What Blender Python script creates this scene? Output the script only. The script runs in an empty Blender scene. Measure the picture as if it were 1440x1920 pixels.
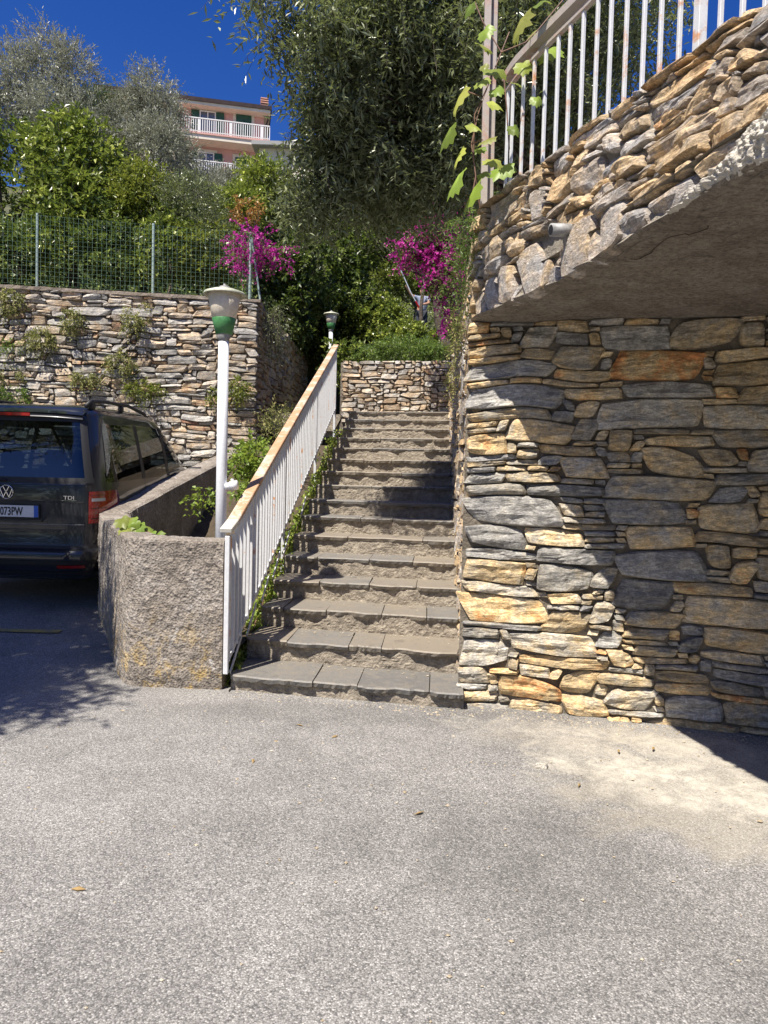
import bpy, bmesh, math, random
import numpy as np
from mathutils import Vector, Matrix

random.seed(11)
RNG = np.random.default_rng(11)
SC = bpy.context.scene
COL = SC.collection

# ------------------------------------------------------------------ camera
H = 1.51; FPX = 1400.0; RHO = 0.025; PITCH = math.atan(60 / FPX)
f0 = Vector((0, math.cos(PITCH), -math.sin(PITCH))); u0 = Vector((0, math.sin(PITCH), math.cos(PITCH))); r0 = Vector((1, 0, 0))
CR = r0 * math.cos(RHO) + u0 * math.sin(RHO); CU = u0 * math.cos(RHO) - r0 * math.sin(RHO)
cam_d = bpy.data.cameras.new('camera'); cam = bpy.data.objects.new('camera', cam_d); COL.objects.link(cam)
cam_d.sensor_fit = 'VERTICAL'; cam_d.sensor_height = 36; cam_d.lens = 36 * FPX / 1920
cam_d.clip_start = 0.05; cam_d.clip_end = 2000
M = Matrix.Identity(4)
for i in range(3):
    M[i][0] = CR[i]; M[i][1] = CU[i]; M[i][2] = -f0[i]
M[2][3] = H
cam.matrix_world = M
SC.camera = cam

# ------------------------------------------------------------------ sky, sun, exposure
w = bpy.data.worlds.new('World'); SC.world = w; w.use_nodes = True
nt = w.node_tree; nt.nodes.clear()
sky = nt.nodes.new('ShaderNodeTexSky'); sky.sky_type = 'NISHITA'; sky.sun_disc = False
SUN_TO = Vector((-.325, -.50, 1.0)).normalized()
sky.sun_elevation = math.asin(SUN_TO.z); sky.sun_rotation = math.atan2(SUN_TO.x, SUN_TO.y)
sky.altitude = 600; sky.air_density = 1.0; sky.dust_density = 0.8; sky.ozone_density = 3.0
hs = nt.nodes.new('ShaderNodeHueSaturation'); hs.inputs['Saturation'].default_value = 1.38; hs.inputs['Hue'].default_value = 0.522
bg = nt.nodes.new('ShaderNodeBackground'); bg.inputs['Strength'].default_value = 0.076
wo = nt.nodes.new('ShaderNodeOutputWorld')
nt.links.new(sky.outputs[0], hs.inputs['Color']); nt.links.new(hs.outputs[0], bg.inputs[0]); nt.links.new(bg.outputs[0], wo.inputs[0])
sd = bpy.data.lights.new('sun', 'SUN'); sd.energy = 5.0; sd.angle = math.radians(0.53); sd.color = (1.0, 0.93, 0.82)
so = bpy.data.objects.new('sun', sd); COL.objects.link(so); so.location = (-6, -9, 20)
so.rotation_euler = SUN_TO.to_track_quat('Z', 'Y').to_euler()
SC.view_settings.view_transform = 'Standard'; SC.view_settings.look = 'None'
SC.view_settings.exposure = 0.80; SC.view_settings.gamma = 1.0; SC.view_settings.use_curve_mapping = False
SC.render.engine = 'CYCLES'
SC.cycles.max_bounces = 8; SC.cycles.diffuse_bounces = 3; SC.cycles.glossy_bounces = 3; SC.cycles.transparent_max_bounces = 8

# ------------------------------------------------------------------ helpers
def at(px, py, Y):
    """point on the photograph's ray through (px, py) at the world depth Y"""
    d = CR * ((px - 720) / FPX) + CU * ((960 - py) / FPX) + f0
    s = Y / d.y
    return Vector((d.x * s, Y, H + d.z * s))

def _hash(ix, iy, iz, seed):
    h = (ix.astype(np.int64) * 374761393 + iy.astype(np.int64) * 668265263 + iz.astype(np.int64) * 2147483647 + seed * 1274126177) & 0xffffffff
    h = ((h ^ (h >> 13)) * 1274126177) & 0xffffffff
    h = h ^ (h >> 16)
    return (h & 0xffff) / 65535.0

def vnoise(p, seed=0):
    p = np.asarray(p, float); i = np.floor(p).astype(int); f = p - i; f = f * f * (3 - 2 * f)
    r = 0
    for dx in (0, 1):
        for dy in (0, 1):
            for dz in (0, 1):
                wgt = (f[..., 0] if dx else 1 - f[..., 0]) * (f[..., 1] if dy else 1 - f[..., 1]) * (f[..., 2] if dz else 1 - f[..., 2])
                r = r + wgt * _hash(i[..., 0] + dx, i[..., 1] + dy, i[..., 2] + dz, seed)
    return r * 2 - 1

def fbm(p, seed=0, octs=3):
    p = np.asarray(p, float); a = 1.0; r = 0; t = 0
    for k in range(octs):
        r = r + a * vnoise(p * (2.03 ** k) + 17.3 * k, seed + k); t += a; a *= .5
    return r / t

def make_mesh(name, V, F, mats=None, tone=None, smooth=False, mat_idx=None):
    """V (n,3); F (m,3) or (m,4) array, or list of tuples"""
    me = bpy.data.meshes.new(name)
    V = np.asarray(V, dtype=np.float32)
    if isinstance(F, np.ndarray) and F.ndim == 2:
        n, k = F.shape
        me.vertices.add(len(V)); me.vertices.foreach_set('co', V.ravel())
        me.loops.add(n * k); me.loops.foreach_set('vertex_index', F.astype(np.int32).ravel())
        me.polygons.add(n); me.polygons.foreach_set('loop_start', np.arange(0, n * k, k, dtype=np.int32))
        me.polygons.foreach_set('loop_total', np.full(n, k, dtype=np.int32))
        me.update(calc_edges=True)
    else:
        me.from_pydata([tuple(map(float, v)) for v in V], [], F); me.update()
    if tone is not None:
        at_ = me.color_attributes.new('tone', 'FLOAT_COLOR', 'POINT')
        c = np.ones((len(V), 4), dtype=np.float32); t = np.asarray(tone, dtype=np.float32)
        c[:, :3] = t
        at_.data.foreach_set('color', c.ravel())
    if mats is not None:
        for m in (mats if isinstance(mats, (list, tuple)) else [mats]): me.materials.append(m)
    if mat_idx is not None: me.polygons.foreach_set('material_index', np.asarray(mat_idx, dtype=np.int32))
    me.polygons.foreach_set('use_smooth', np.full(len(me.polygons), bool(smooth)))
    me.update()
    return me

def link(name, me, parent=None, loc=None):
    o = bpy.data.objects.new(name, me); COL.objects.link(o)
    L = Vector(loc) if loc is not None else Vector((0, 0, 0))
    if parent is not None:
        o.parent = parent
        pw = Vector(parent['_w']) if '_w' in parent else Vector(parent.location)
        o.location = L - pw
    else:
        o.location = L
    o['_w'] = list(L)
    return o

def tag(o, label=None, cat=None, group=None, kind=None):
    if label: o['label'] = label
    if cat: o['category'] = cat
    if group: o['group'] = group
    if kind: o['kind'] = kind
    return o

def thing(name, label, cat, loc=(0, 0, 0), group=None):
    o = bpy.data.objects.new(name, None); COL.objects.link(o); o.location = loc; o['_w'] = list(loc)
    o.empty_display_size = .1
    return tag(o, label, cat, group)

class MB:
    def __init__(s): s.V = []; s.F = []; s.T = []; s.n = 0
    def add(s, V, F, tone=(.5, .5, .5)):
        V = np.asarray(V, float); s.V.append(V); s.F += [tuple(int(i) + s.n for i in f) for f in F]
        s.T.append(np.tile(np.asarray(tone, float), (len(V), 1)) if np.ndim(tone) == 1 else np.asarray(tone)); s.n += len(V); return s
    def box(s, c, size, R=None, tone=(.5, .5, .5), bev=0.0):
        hx, hy, hz = (a / 2 for a in size)
        if bev > 0:
            V = []; b = min(bev, hx * .9, hy * .9, hz * .9)
            bm = bmesh.new(); bmesh.ops.create_cube(bm, size=1)
            for v in bm.verts: v.co = Vector((v.co.x * 2 * hx, v.co.y * 2 * hy, v.co.z * 2 * hz))
            bmesh.ops.bevel(bm, geom=list(bm.edges), offset=b, segments=1, affect='EDGES')
            V = np.array([v.co[:] for v in bm.verts]); F = [[v.index for v in f.verts] for f in bm.faces]; bm.free()
        else:
            V = np.array([(x, y, z) for x in (-hx, hx) for y in (-hy, hy) for z in (-hz, hz)])
            F = [(0, 1, 3, 2), (4, 6, 7, 5), (0, 4, 5, 1), (2, 3, 7, 6), (0, 2, 6, 4), (1, 5, 7, 3)]
        if R is not None: V = V @ np.array(R).T
        return s.add(V + np.array(c), F, tone)
    def beam(s, a, b, wx, wz, up=(0, 0, 1), tone=(.5, .5, .5), bev=0.0):
        a = Vector(a); b = Vector(b); d = (b - a); L = d.length; d.normalize()
        side = d.cross(Vector(up)).normalized(); u = side.cross(d)
        R = np.array([[side.x, d.x, u.x], [side.y, d.y, u.y], [side.z, d.z, u.z]])
        return s.box((a + b) / 2, (wx, L, wz), R, tone, bev)
    def tube(s, pts, rad, n=8, cap=True, tone=(.5, .5, .5)):
        P = [Vector(p) for p in pts]; k = len(P); rad = [rad] * k if np.isscalar(rad) else rad
        V = []; F = []
        ref = Vector((0, 0, 1))
        for i, p in enumerate(P):
            d = (P[min(i + 1, k - 1)] - P[max(i - 1, 0)]).normalized()
            rf = ref if abs(d.dot(ref)) < .95 else Vector((1, 0, 0))
            a = d.cross(rf).normalized(); b = d.cross(a)
            for j in range(n):
                t = 2 * math.pi * j / n; V.append(p + (a * math.cos(t) + b * math.sin(t)) * rad[i])
        for i in range(k - 1):
            for j in range(n):
                F.append((i * n + j, i * n + (j + 1) % n, (i + 1) * n + (j + 1) % n, (i + 1) * n + j))
        if cap: F.append(tuple(range(n))[::-1]); F.append(tuple((k - 1) * n + j for j in range(n)))
        return s.add(np.array([v[:] for v in V]), F, tone)
    def lathe(s, c, prof, n=32, tone=(.5, .5, .5), cap=True):
        V = []; F = []
        for r, z in prof:
            for j in range(n):
                t = 2 * math.pi * j / n; V.append((c[0] + r * math.cos(t), c[1] + r * math.sin(t), c[2] + z))
        for i in range(len(prof) - 1):
            for j in range(n): F.append((i * n + j, i * n + (j + 1) % n, (i + 1) * n + (j + 1) % n, (i + 1) * n + j))
        if cap: F.append(tuple(range(n))[::-1]); F.append(tuple((len(prof) - 1) * n + j for j in range(n)))
        return s.add(V, F, tone)
    def mesh(s, name, mats=None, smooth=False, off=(0, 0, 0)):
        return make_mesh(name, np.concatenate(s.V) - np.array(off), s.F, mats, np.concatenate(s.T), smooth)
    def obj(s, name, mats, parent=None, smooth=False, loc=(0, 0, 0)):
        return link(name, s.mesh(name, mats, smooth, loc), parent, loc)

def grid_faces(nu, nv, wrap=False):
    i, j = np.meshgrid(np.arange(nu - 1), np.arange(nv - 1), indexing='ij')
    a = (i * nv + j).ravel()
    return np.stack([a, a + nv, a + nv + 1, a + 1], 1)

# ------------------------------------------------------------------ materials
def new_mat(name):
    m = bpy.data.materials.new(name); m.use_nodes = True; nt = m.node_tree; nt.nodes.clear()
    out = nt.nodes.new('ShaderNodeOutputMaterial'); b = nt.nodes.new('ShaderNodeBsdfPrincipled')
    nt.links.new(b.outputs[0], out.inputs[0]); return m, nt, b, out

class N:
    def __init__(s, nt): s.nt = nt
    def node(s, t, **kw):
        n = s.nt.nodes.new(t)
        for k, v in kw.items(): setattr(n, k, v)
        return n
    def l(s, a, b): s.nt.links.new(a, b)
    def val(s, x, sock):
        if isinstance(x, (int, float)): sock.default_value = x
        elif isinstance(x, tuple): sock.default_value = x if len(x) == 4 or sock.type == 'VECTOR' else (*x, 1)
        else: s.l(x, sock)
    def pos(s, scale=(1, 1, 1)):
        g = s.node('ShaderNodeNewGeometry'); m = s.node('ShaderNodeMapping'); m.inputs['Scale'].default_value = scale
        s.l(g.outputs['Position'], m.inputs[0]); return m.outputs[0]
    def objc(s, scale=(1, 1, 1)):
        g = s.node('ShaderNodeTexCoord'); m = s.node('ShaderNodeMapping'); m.inputs['Scale'].default_value = scale
        s.l(g.outputs['Object'], m.inputs[0]); return m.outputs[0]
    def noise(s, v, scale, detail=4, rough=.6, dist=0):
        n = s.node('ShaderNodeTexNoise'); s.l(v, n.inputs['Vector']); n.inputs['Scale'].default_value = scale
        n.inputs['Detail'].default_value = detail; n.inputs['Roughness'].default_value = rough; n.inputs['Distortion'].default_value = dist
        return n.outputs['Fac']
    def voro(s, v, scale, out='Distance', feature='F1'):
        n = s.node('ShaderNodeTexVoronoi'); n.feature = feature; s.l(v, n.inputs['Vector']); n.inputs['Scale'].default_value = scale
        return n.outputs[out]
    def ramp(s, fac, stops, interp='LINEAR'):
        r = s.node('ShaderNodeValToRGB'); r.color_ramp.interpolation = interp; e = r.color_ramp.elements
        while len(e) < len(stops): e.new(.5)
        for k, (p, c) in enumerate(stops):
            e[k].position = p; e[k].color = (c, c, c, 1) if isinstance(c, (int, float)) else (*c, 1)
        s.val(fac, r.inputs[0]); return r.outputs[0]
    def mix(s, fac, a, b, mode='MIX'):
        m = s.node('ShaderNodeMix'); m.data_type = 'RGBA'; m.blend_type = mode
        s.val(fac, m.inputs[0]); s.val(a, m.inputs[6]); s.val(b, m.inputs[7]); return m.outputs[2]
    def math(s, op, a, b=0.0, c=None, clamp=False):
        m = s.node('ShaderNodeMath'); m.operation = op; m.use_clamp = clamp
        s.val(a, m.inputs[0]); s.val(b, m.inputs[1])
        if c is not None: s.val(c, m.inputs[2])
        return m.outputs[0]
    def tone(s):
        a = s.node('ShaderNodeAttribute'); a.attribute_name = 'tone'; q = s.node('ShaderNodeSeparateColor'); s.l(a.outputs['Color'], q.inputs[0]); return q.outputs
    def bump(s, h, strength=.5, dist=.01, normal=None):
        b = s.node('ShaderNodeBump'); b.inputs['Strength'].default_value = strength; b.inputs['Distance'].default_value = dist
        s.l(h, b.inputs['Height'])
        if normal is not None: s.l(normal, b.inputs['Normal'])
        return b.outputs[0]
    def bright(s, c, f):  # multiply colour by scalar socket
        m = s.node('ShaderNodeVectorMath'); m.operation = 'SCALE'; s.val(c, m.inputs[0]); s.val(f, m.inputs['Scale']); return m.outputs[0]

def stone_mat(name, stops, streak=(2.6, 2.6, 9.0), gain=1.0, bs=.9, bd=.012, lichen=0.0):
    m, nt, b, out = new_mat(name); n = N(nt)
    t = n.tone(); p = n.pos(); ps = n.pos(streak)
    patch = n.noise(p, 7, 4, .65, .4)
    fac = n.math('ADD', t[0], n.math('MULTIPLY', n.math('SUBTRACT', patch, .5), 1.15), clamp=True)
    c = n.ramp(fac, stops)
    st = n.noise(ps, 6, 6, .7, .6)
    fine = n.noise(p, 90, 3, .7)
    mul = n.math('MULTIPLY', n.ramp(st, [(.3, .55), (.5, 1.0), (.72, 1.32)]), n.math('MULTIPLY', n.ramp(fine, [(.25, .70), (.75, 1.28)]), n.ramp(n.noise(p, 26, 5, .75), [(.3, .74), (.5, 1.0), (.7, 1.2)])))
    mul = n.math('MULTIPLY', mul, n.math('MULTIPLY_ADD', t[1], .75, .62))
    mul = n.math('MULTIPLY', mul, gain)
    vein = n.ramp(n.noise(n.pos((1.5, 1.5, 5)), 5, 7, .75, 1.4), [(.40, 1.0), (.47, .62), (.50, .62), (.56, 1.0)])
    c = n.bright(c, n.math('MULTIPLY', mul, vein))
    if lichen:
        lm = n.ramp(n.noise(p, 16, 5, .7), [(.60, 0.0), (.66, 1.0)])
        c = n.mix(n.math('MULTIPLY', lm, lichen), c, (.42, .42, .36))
    n.l(c, b.inputs['Base Color']); b.inputs['Roughness'].default_value = .82
    hgt = n.math('ADD', n.math('MULTIPLY', st, 1.0), n.math('MULTIPLY', fine, .22))
    n.l(n.bump(hgt, bs, bd), b.inputs['Normal'])
    return m

SLATE = [(0, (.15, .145, .14)), (.22, (.25, .24, .22)), (.40, (.29, .26, .21)), (.56, (.36, .285, .18)), (.74, (.44, .315, .16)), (.88, (.43, .21, .08)), (1, (.36, .14, .05))]
PALE = [(0, (.27, .26, .25)), (.25, (.44, .42, .385)), (.45, (.46, .40, .33)), (.62, (.50, .39, .27)), (.8, (.46, .32, .19)), (.92, (.38, .20, .13)), (1, (.28, .13, .08))]
M_stone = stone_mat('slate_rubble', SLATE, gain=1.55)
M_stone_back = stone_mat('pale_rubble', PALE, streak=(2, 2, 7), gain=1.12, bs=.8, bd=.02, lichen=.35)
M_stone_par = stone_mat('weathered_rubble', [(0, (.2, .2, .21)), (.25, (.33, .31, .29)), (.45, (.36, .30, .24)), (.65, (.46, .34, .2)), (.85, (.5, .34, .18)), (1, (.42, .22, .1))], streak=(5, 5, 9), gain=1.2, bs=1, bd=.014, lichen=.35)

def _mb():
    m = bpy.data.materials.new('black_print'); m.use_nodes = True; b = m.node_tree.nodes['Principled BSDF']; b.inputs['Base Color'].default_value = (.01, .01, .012, 1); b.inputs['Roughness'].default_value = .6; return m
M_black = _mb()
def simple_mat(name, c1, c2, scale=6, rough=.8, bump=.4, bd=.01, bscale=40, metallic=0, detail=5):
    m, nt, b, out = new_mat(name); n = N(nt); p = n.pos()
    f = n.noise(p, scale, detail, .65); c = n.mix(n.ramp(f, [(.32, 0.0), (.68, 1.0)]), c1, c2)
    fine = n.noise(p, bscale, 4, .7)
    c = n.bright(c, n.ramp(fine, [(.25, .8), (.75, 1.2)]))
    n.l(c, b.inputs['Base Color']); b.inputs['Roughness'].default_value = rough; b.inputs['Metallic'].default_value = metallic
    if bump: n.l(n.bump(fine, bump, bd), b.inputs['Normal'])
    return m

M_mortar = simple_mat('mortar', (.20, .18, .15), (.33, .29, .23), 5, .95, 1.0, .02, 45)
M_mortar_dark = simple_mat('dark_joint', (.12, .10, .08), (.22, .19, .15), 3, .95, 1.0, .03, 18)
M_soil = simple_mat('soil', (.045, .033, .022), (.10, .075, .045), 4, .95, 1.0, .04, 12)
M_bark = simple_mat('bark', (.05, .036, .027), (.12, .095, .075), 9, .9, 1.0, .02, 30)
M_stem = simple_mat('vine_stem', (.10, .05, .04), (.22, .12, .08), 20, .7, .3, .004, 60)
def soffit_mat():
    m, nt, b, out = new_mat('soffit_concrete'); n = N(nt); p = n.pos()
    base = n.ramp(n.noise(p, 2.4, 6, .7, .8), [(.3, (.20, .165, .125)), (.5, (.33, .28, .22)), (.7, (.43, .385, .32))])
    peb = n.noise(p, 38, 6, .8); f3 = n.noise(p, 120, 3, .7)
    col = n.bright(base, n.math('MULTIPLY', n.ramp(peb, [(.34, .45), (.5, 1.0), (.66, 1.4)]), n.ramp(f3, [(.3, .75), (.7, 1.2)])))
    st = n.ramp(n.noise(n.pos((1.0, 3.0, 1)), 3.0, 6, .7, 1.2), [(.56, 1.0), (.66, .6)])
    n.l(n.bright(col, st), b.inputs['Base Color']); b.inputs['Roughness'].default_value = .95
    n.l(n.bump(n.math('ADD', peb, n.math('MULTIPLY', f3, .4)), 1.0, .03), b.inputs['Normal']); return m
M_soffit = soffit_mat()

def asphalt():
    m, nt, b, out = new_mat('asphalt'); n = N(nt); p = n.pos()
    g = n.node('ShaderNodeTexVoronoi'); n.l(p, g.inputs['Vector']); g.inputs['Scale'].default_value = 175
    sep = n.node('ShaderNodeSeparateColor'); n.l(g.outputs['Color'], sep.inputs[0])
    grain = n.ramp(sep.outputs[0], [(0, .11), (.3, .20), (.62, .28), (.88, .38), (1, .58)])
    g2 = n.node('ShaderNodeTexVoronoi'); n.l(p, g2.inputs['Vector']); g2.inputs['Scale'].default_value = 100
    sep2 = n.node('ShaderNodeSeparateColor'); n.l(g2.outputs['Color'], sep2.inputs[0])
    grain = n.mix(.30, grain, n.ramp(sep2.outputs[1], [(0, .12), (.6, .26), (.93, .33), (1, .6)]))
    crev = n.ramp(g.outputs['Distance'], [(.0, 1.12), (.45, .95), (.8, .5)])
    col = n.mix(1.0, grain, (1.0, .965, .925), 'MULTIPLY')
    col = n.bright(col, crev)
    big = n.noise(p, .75, 4, .6, .3); mid = n.noise(p, 4.5, 4, .6)
    v = n.math('MULTIPLY', n.ramp(big, [(.3, .76), (.5, .98), (.72, 1.2)]), n.ramp(mid, [(.3, .9), (.7, 1.1)]))
    col = n.bright(col, v)
    # tyre-worn darker patch on the right and pale cement dust by the stone wall
    def blob(cx, cy, sx, sy, lo, hi, amt):
        q = n.node('ShaderNodeNewGeometry'); sx_ = n.node('ShaderNodeSeparateXYZ'); n.l(q.outputs['Position'], sx_.inputs[0])
        a = n.math('DIVIDE', n.math('SUBTRACT', sx_.outputs[0], cx), sx); c_ = n.math('DIVIDE', n.math('SUBTRACT', sx_.outputs[1], cy), sy)
        d = n.math('ADD', n.math('MULTIPLY', a, a), n.math('MULTIPLY', c_, c_))
        d = n.math('ADD', d, n.math('MULTIPLY', n.math('SUBTRACT', n.noise(p, 2.6, 6, .7, .8), .5), amt))
        return n.ramp(d, [(lo, 1.0), (hi, 0.0)])
    dk = blob(.62, 3.05, .8, .6, .0, 1.6, 2.6)
    col = n.bright(col, n.math('SUBTRACT', 1.0, n.math('MULTIPLY', dk, .17)))
    dk2 = blob(.1, 4.75, 1.6, .28, .1, 1.2, 1.4)
    col = n.bright(col, n.math('SUBTRACT', 1.0, n.math('MULTIPLY', dk2, .18)))
    ds = blob(1.75, 3.75, 1.0, .9, .25, 1.25, 3.2)
    gn = n.ramp(n.noise(p, 60, 3, .7), [(.3, .55), (.6, 1.0)])
    col = n.mix(n.math('MULTIPLY', n.math('MULTIPLY', ds, gn), .40), col, (.44, .39, .30))
    ds2 = blob(1.25, 4.45, .9, .35, .1, 1.1, 2.0)
    col = n.mix(n.math('MULTIPLY', n.math('MULTIPLY', ds2, gn), .28), col, (.40, .35, .27))
    for (cx, cy, sx, sy, am, op) in ((1.72, 3.66, .55, .26, 5.5, .62), (1.35, 3.95, .60, .16, 6.0, .5), (1.6, 4.2, .8, .3, 6.0, .4), (1.0, 4.6, .6, .2, 6.0, .3)):
        wq_ = n.math('MULTIPLY', blob(cx, cy, sx, sy, .0, 1.0, am), n.ramp(n.noise(p, 13, 6, .8, .5), [(.42, .25), (.6, 1.0)])); col = n.mix(n.math('MULTIPLY', wq_, op), col, (.62, .58, .49))
    n.l(col, b.inputs['Base Color']); b.inputs['Roughness'].default_value = .88
    h = n.math('ADD', n.math('MULTIPLY', g.outputs['Distance'], -1.0), n.math('MULTIPLY', mid, .3))
    n.l(n.bump(h, .5, .004), b.inputs['Normal'])
    return m
M_asphalt = asphalt()

def render_concrete():
    m, nt, b, out = new_mat('pebbly_concrete'); n = N(nt); p = n.pos()
    peb = n.voro(p, 62); f2 = n.noise(p, 34, 5, .7)
    base = n.ramp(n.noise(p, 3.2, 5, .65, .5), [(.3, (.15, .128, .105)), (.5, (.235, .205, .175)), (.7, (.32, .29, .26))])
    col = n.bright(base, n.ramp(f2, [(.3, .5), (.5, 1.0), (.72, 1.45)]))
    sp = n.ramp(n.voro(p, 85, 'Color'), [(0, .8), (1, 1.25)])
    col = n.mix(1.0, col, sp, 'MULTIPLY')
    q = n.node('ShaderNodeSeparateXYZ'); g = n.node('ShaderNodeNewGeometry'); n.l(g.outputs['Position'], q.inputs[0])
    low = n.math('MULTIPLY', n.math('SUBTRACT', .62, q.outputs[2]), 1.5, clamp=True)
    lm = n.math('MULTIPLY', n.ramp(n.noise(p, 7, 6, .75, .4), [(.50, 0.0), (.60, 1.0)]), low)
    col = n.mix(n.math('MULTIPLY', lm, .75), col, (.50, .34, .10))
    # smooth pale patch of newer cement
    pm = n.ramp(n.noise(n.pos((1.6, 1, 1)), 2.3, 4, .6, 1.2), [(.64, 0.0), (.67, 1.0)])
    col = n.mix(n.math('MULTIPLY', pm, .7), col, (.44, .42, .40))
    n.l(col, b.inputs['Base Color']); b.inputs['Roughness'].default_value = .92
    n.l(n.bump(n.math('ADD', f2, n.math('MULTIPLY', peb, .8)), .8, .012), b.inputs['Normal'])
    return m
M_conc = render_concrete()
M_riser = simple_mat('cement_riser', (.20, .17, .135), (.42, .365, .29), 16, .95, 1.0, .02, 55)

def tread_mat():
    m, nt, b, out = new_mat('slate_tread'); n = N(nt); p = n.pos(); t = n.tone()
    f = n.math('ADD', n.math('MULTIPLY', t[0], .75), n.math('MULTIPLY', n.noise(p, 5, 5, .65, .6), .55))
    col = n.ramp(f, [(.25, (.16, .16, .16)), (.5, (.235, .225, .21)), (.68, (.27, .245, .21)), (.9, (.31, .265, .21))])
    dust = n.ramp(n.noise(p, 14, 6, .75), [(.42, 0.0), (.62, 1.0)]); moss = n.ramp(n.noise(p, 6.5, 7, .8, .6), [(.58, 1.0), (.68, .45)])
    col = n.mix(n.math('MULTIPLY', dust, .42), col, (.33, .28, .21)); col = n.bright(n.bright(col, .76), moss)
    fine = n.noise(p, 110, 3, .7)
    col = n.bright(col, n.ramp(fine, [(.25, .75), (.75, 1.2)])); n.l(col, b.inputs['Base Color']); b.inputs['Roughness'].default_value = .6
    n.l(n.bump(n.math('ADD', n.noise(p, 9, 5, .6), n.math('MULTIPLY', fine, .2)), .6, .01), b.inputs['Normal'])
    return m
M_tread = tread_mat()

def rust_paint(name, paint, amount, scale=5.0, rust=((.50, .20, .07), (.62, .36, .20))):
    m, nt, b, out = new_mat(name); n = N(nt); p = n.pos()
    r = n.noise(p, scale, 6, .72, .5)
    mask = n.ramp(r, [(1 - amount - .06, 0.0), (1 - amount + .06, 1.0)])
    rc = n.mix(n.noise(p, 22, 4, .6), rust[0], rust[1])
    dirt = n.ramp(n.noise(p, 40, 4, .7), [(.3, .86), (.6, 1.0)])
    pc = n.bright(paint, dirt)
    col = n.mix(mask, pc, rc); n.l(col, b.inputs['Base Color'])
    n.l(n.math('MULTIPLY_ADD', mask, .35, .45), b.inputs['Roughness'])
    n.l(n.bump(n.math('ADD', mask, n.noise(p, 120, 2, .6)), .25, .002), b.inputs['Normal'])
    return m
M_white = rust_paint('white_paint', (.66, .67, .69), .30, 9)
M_white_rusty = rust_paint('rusty_white_paint', (.66, .67, .68), .42, 7)
M_rust = rust_paint('rusted_handrail', (.60, .52, .43), .54, 4.5, ((.38, .19, .09), (.52, .34, .21)))
M_post = rust_paint('weathered_post_paint', (.42, .37, .33), .42, 4, ((.36, .20, .15), (.44, .31, .26)))
M_pole = rust_paint('lamp_pole_paint', (.74, .76, .80), .26, 14)
M_fencepost = simple_mat('green_grey_post', (.22, .31, .28), (.36, .43, .40), 14, .5, .1)
M_wire = simple_mat('green_wire', (.08, .17, .12), (.17, .27, .21), 5, .5, 0)

def flat(name, c, rough=.5, metallic=0, spec=.5, coat=0, trans=0):
    m, nt, b, out = new_mat(name); n = N(nt)
    f = n.noise(n.pos(), 30, 3, .6); n.l(n.bright(c, n.ramp(f, [(.3, .93), (.7, 1.05)])), b.inputs['Base Color'])
    b.inputs['Roughness'].default_value = rough; b.inputs['Metallic'].default_value = metallic
    b.inputs['Specular IOR Level'].default_value = spec; b.inputs['Coat Weight'].default_value = coat
    if coat: b.inputs['Coat Roughness'].default_value = .04
    b.inputs['Transmission Weight'].default_value = trans
    return m
M_carpaint = flat('dark_metallic_paint', (.012, .014, .020), .36, .3, .5, 1.0)
M_carplastic = flat('black_plastic', (.018, .018, .02), .55)
def car_glass():
    m, nt, b, out = new_mat('tinted_glass'); n = N(nt)
    nt.nodes.remove(b); tr = n.node('ShaderNodeBsdfTransparent'); tr.inputs[0].default_value = (.22, .27, .30, 1)
    gl = n.node('ShaderNodeBsdfGlossy'); gl.inputs['Roughness'].default_value = .01; gl.inputs[0].default_value = (.95, .97, 1, 1)
    fr = n.node('ShaderNodeFresnel'); fr.inputs[0].default_value = 1.55; mx = n.node('ShaderNodeMixShader')
    n.l(n.math('ADD', fr.outputs[0], .03), mx.inputs[0]); n.l(tr.outputs[0], mx.inputs[1]); n.l(gl.outputs[0], mx.inputs[2]); n.l(mx.outputs[0], out.inputs[0]); return m
M_glass = car_glass()
M_chrome = flat('chrome', (.7, .7, .72), .12, 1.0)
M_red = flat('red_lens', (.26, .006, .005), .14, 0, .5, 1.0)
M_lens = flat('clear_lens', (.42, .42, .44), .15, 0, .5, 1.0)
M_plate = flat('plate_white', (.75, .76, .78), .4)
M_blue = flat('plate_blue', (.02, .12, .55), .4)

M_tyre = flat('tyre', (.02, .02, .02), .85)
M_seat = flat('seat_fabric', (.03, .03, .035), .9)
M_lampcream = simple_mat('lamp_diffuser', (.58, .52, .41), (.68, .62, .51), 12, .45, .05)
M_lampgreen = simple_mat('lamp_green', (.04, .16, .05), (.07, .22, .08), 20, .4, .05)
M_lampcap = simple_mat('lamp_cap', (.38, .40, .30), (.52, .52, .42), 10, .5, .1)
M_greymetal = simple_mat('grey_metal', (.2, .2, .2), (.32, .32, .31), 20, .5, .1)
M_yellow = simple_mat('worn_yellow_paint', (.45, .33, .06), (.25, .22, .15), 9, .8, .2)
M_plaster = simple_mat('rough_white_cement', (.50, .46, .39), (.66, .62, .54), 14, .95, 1.0, .02, 60)

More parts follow.
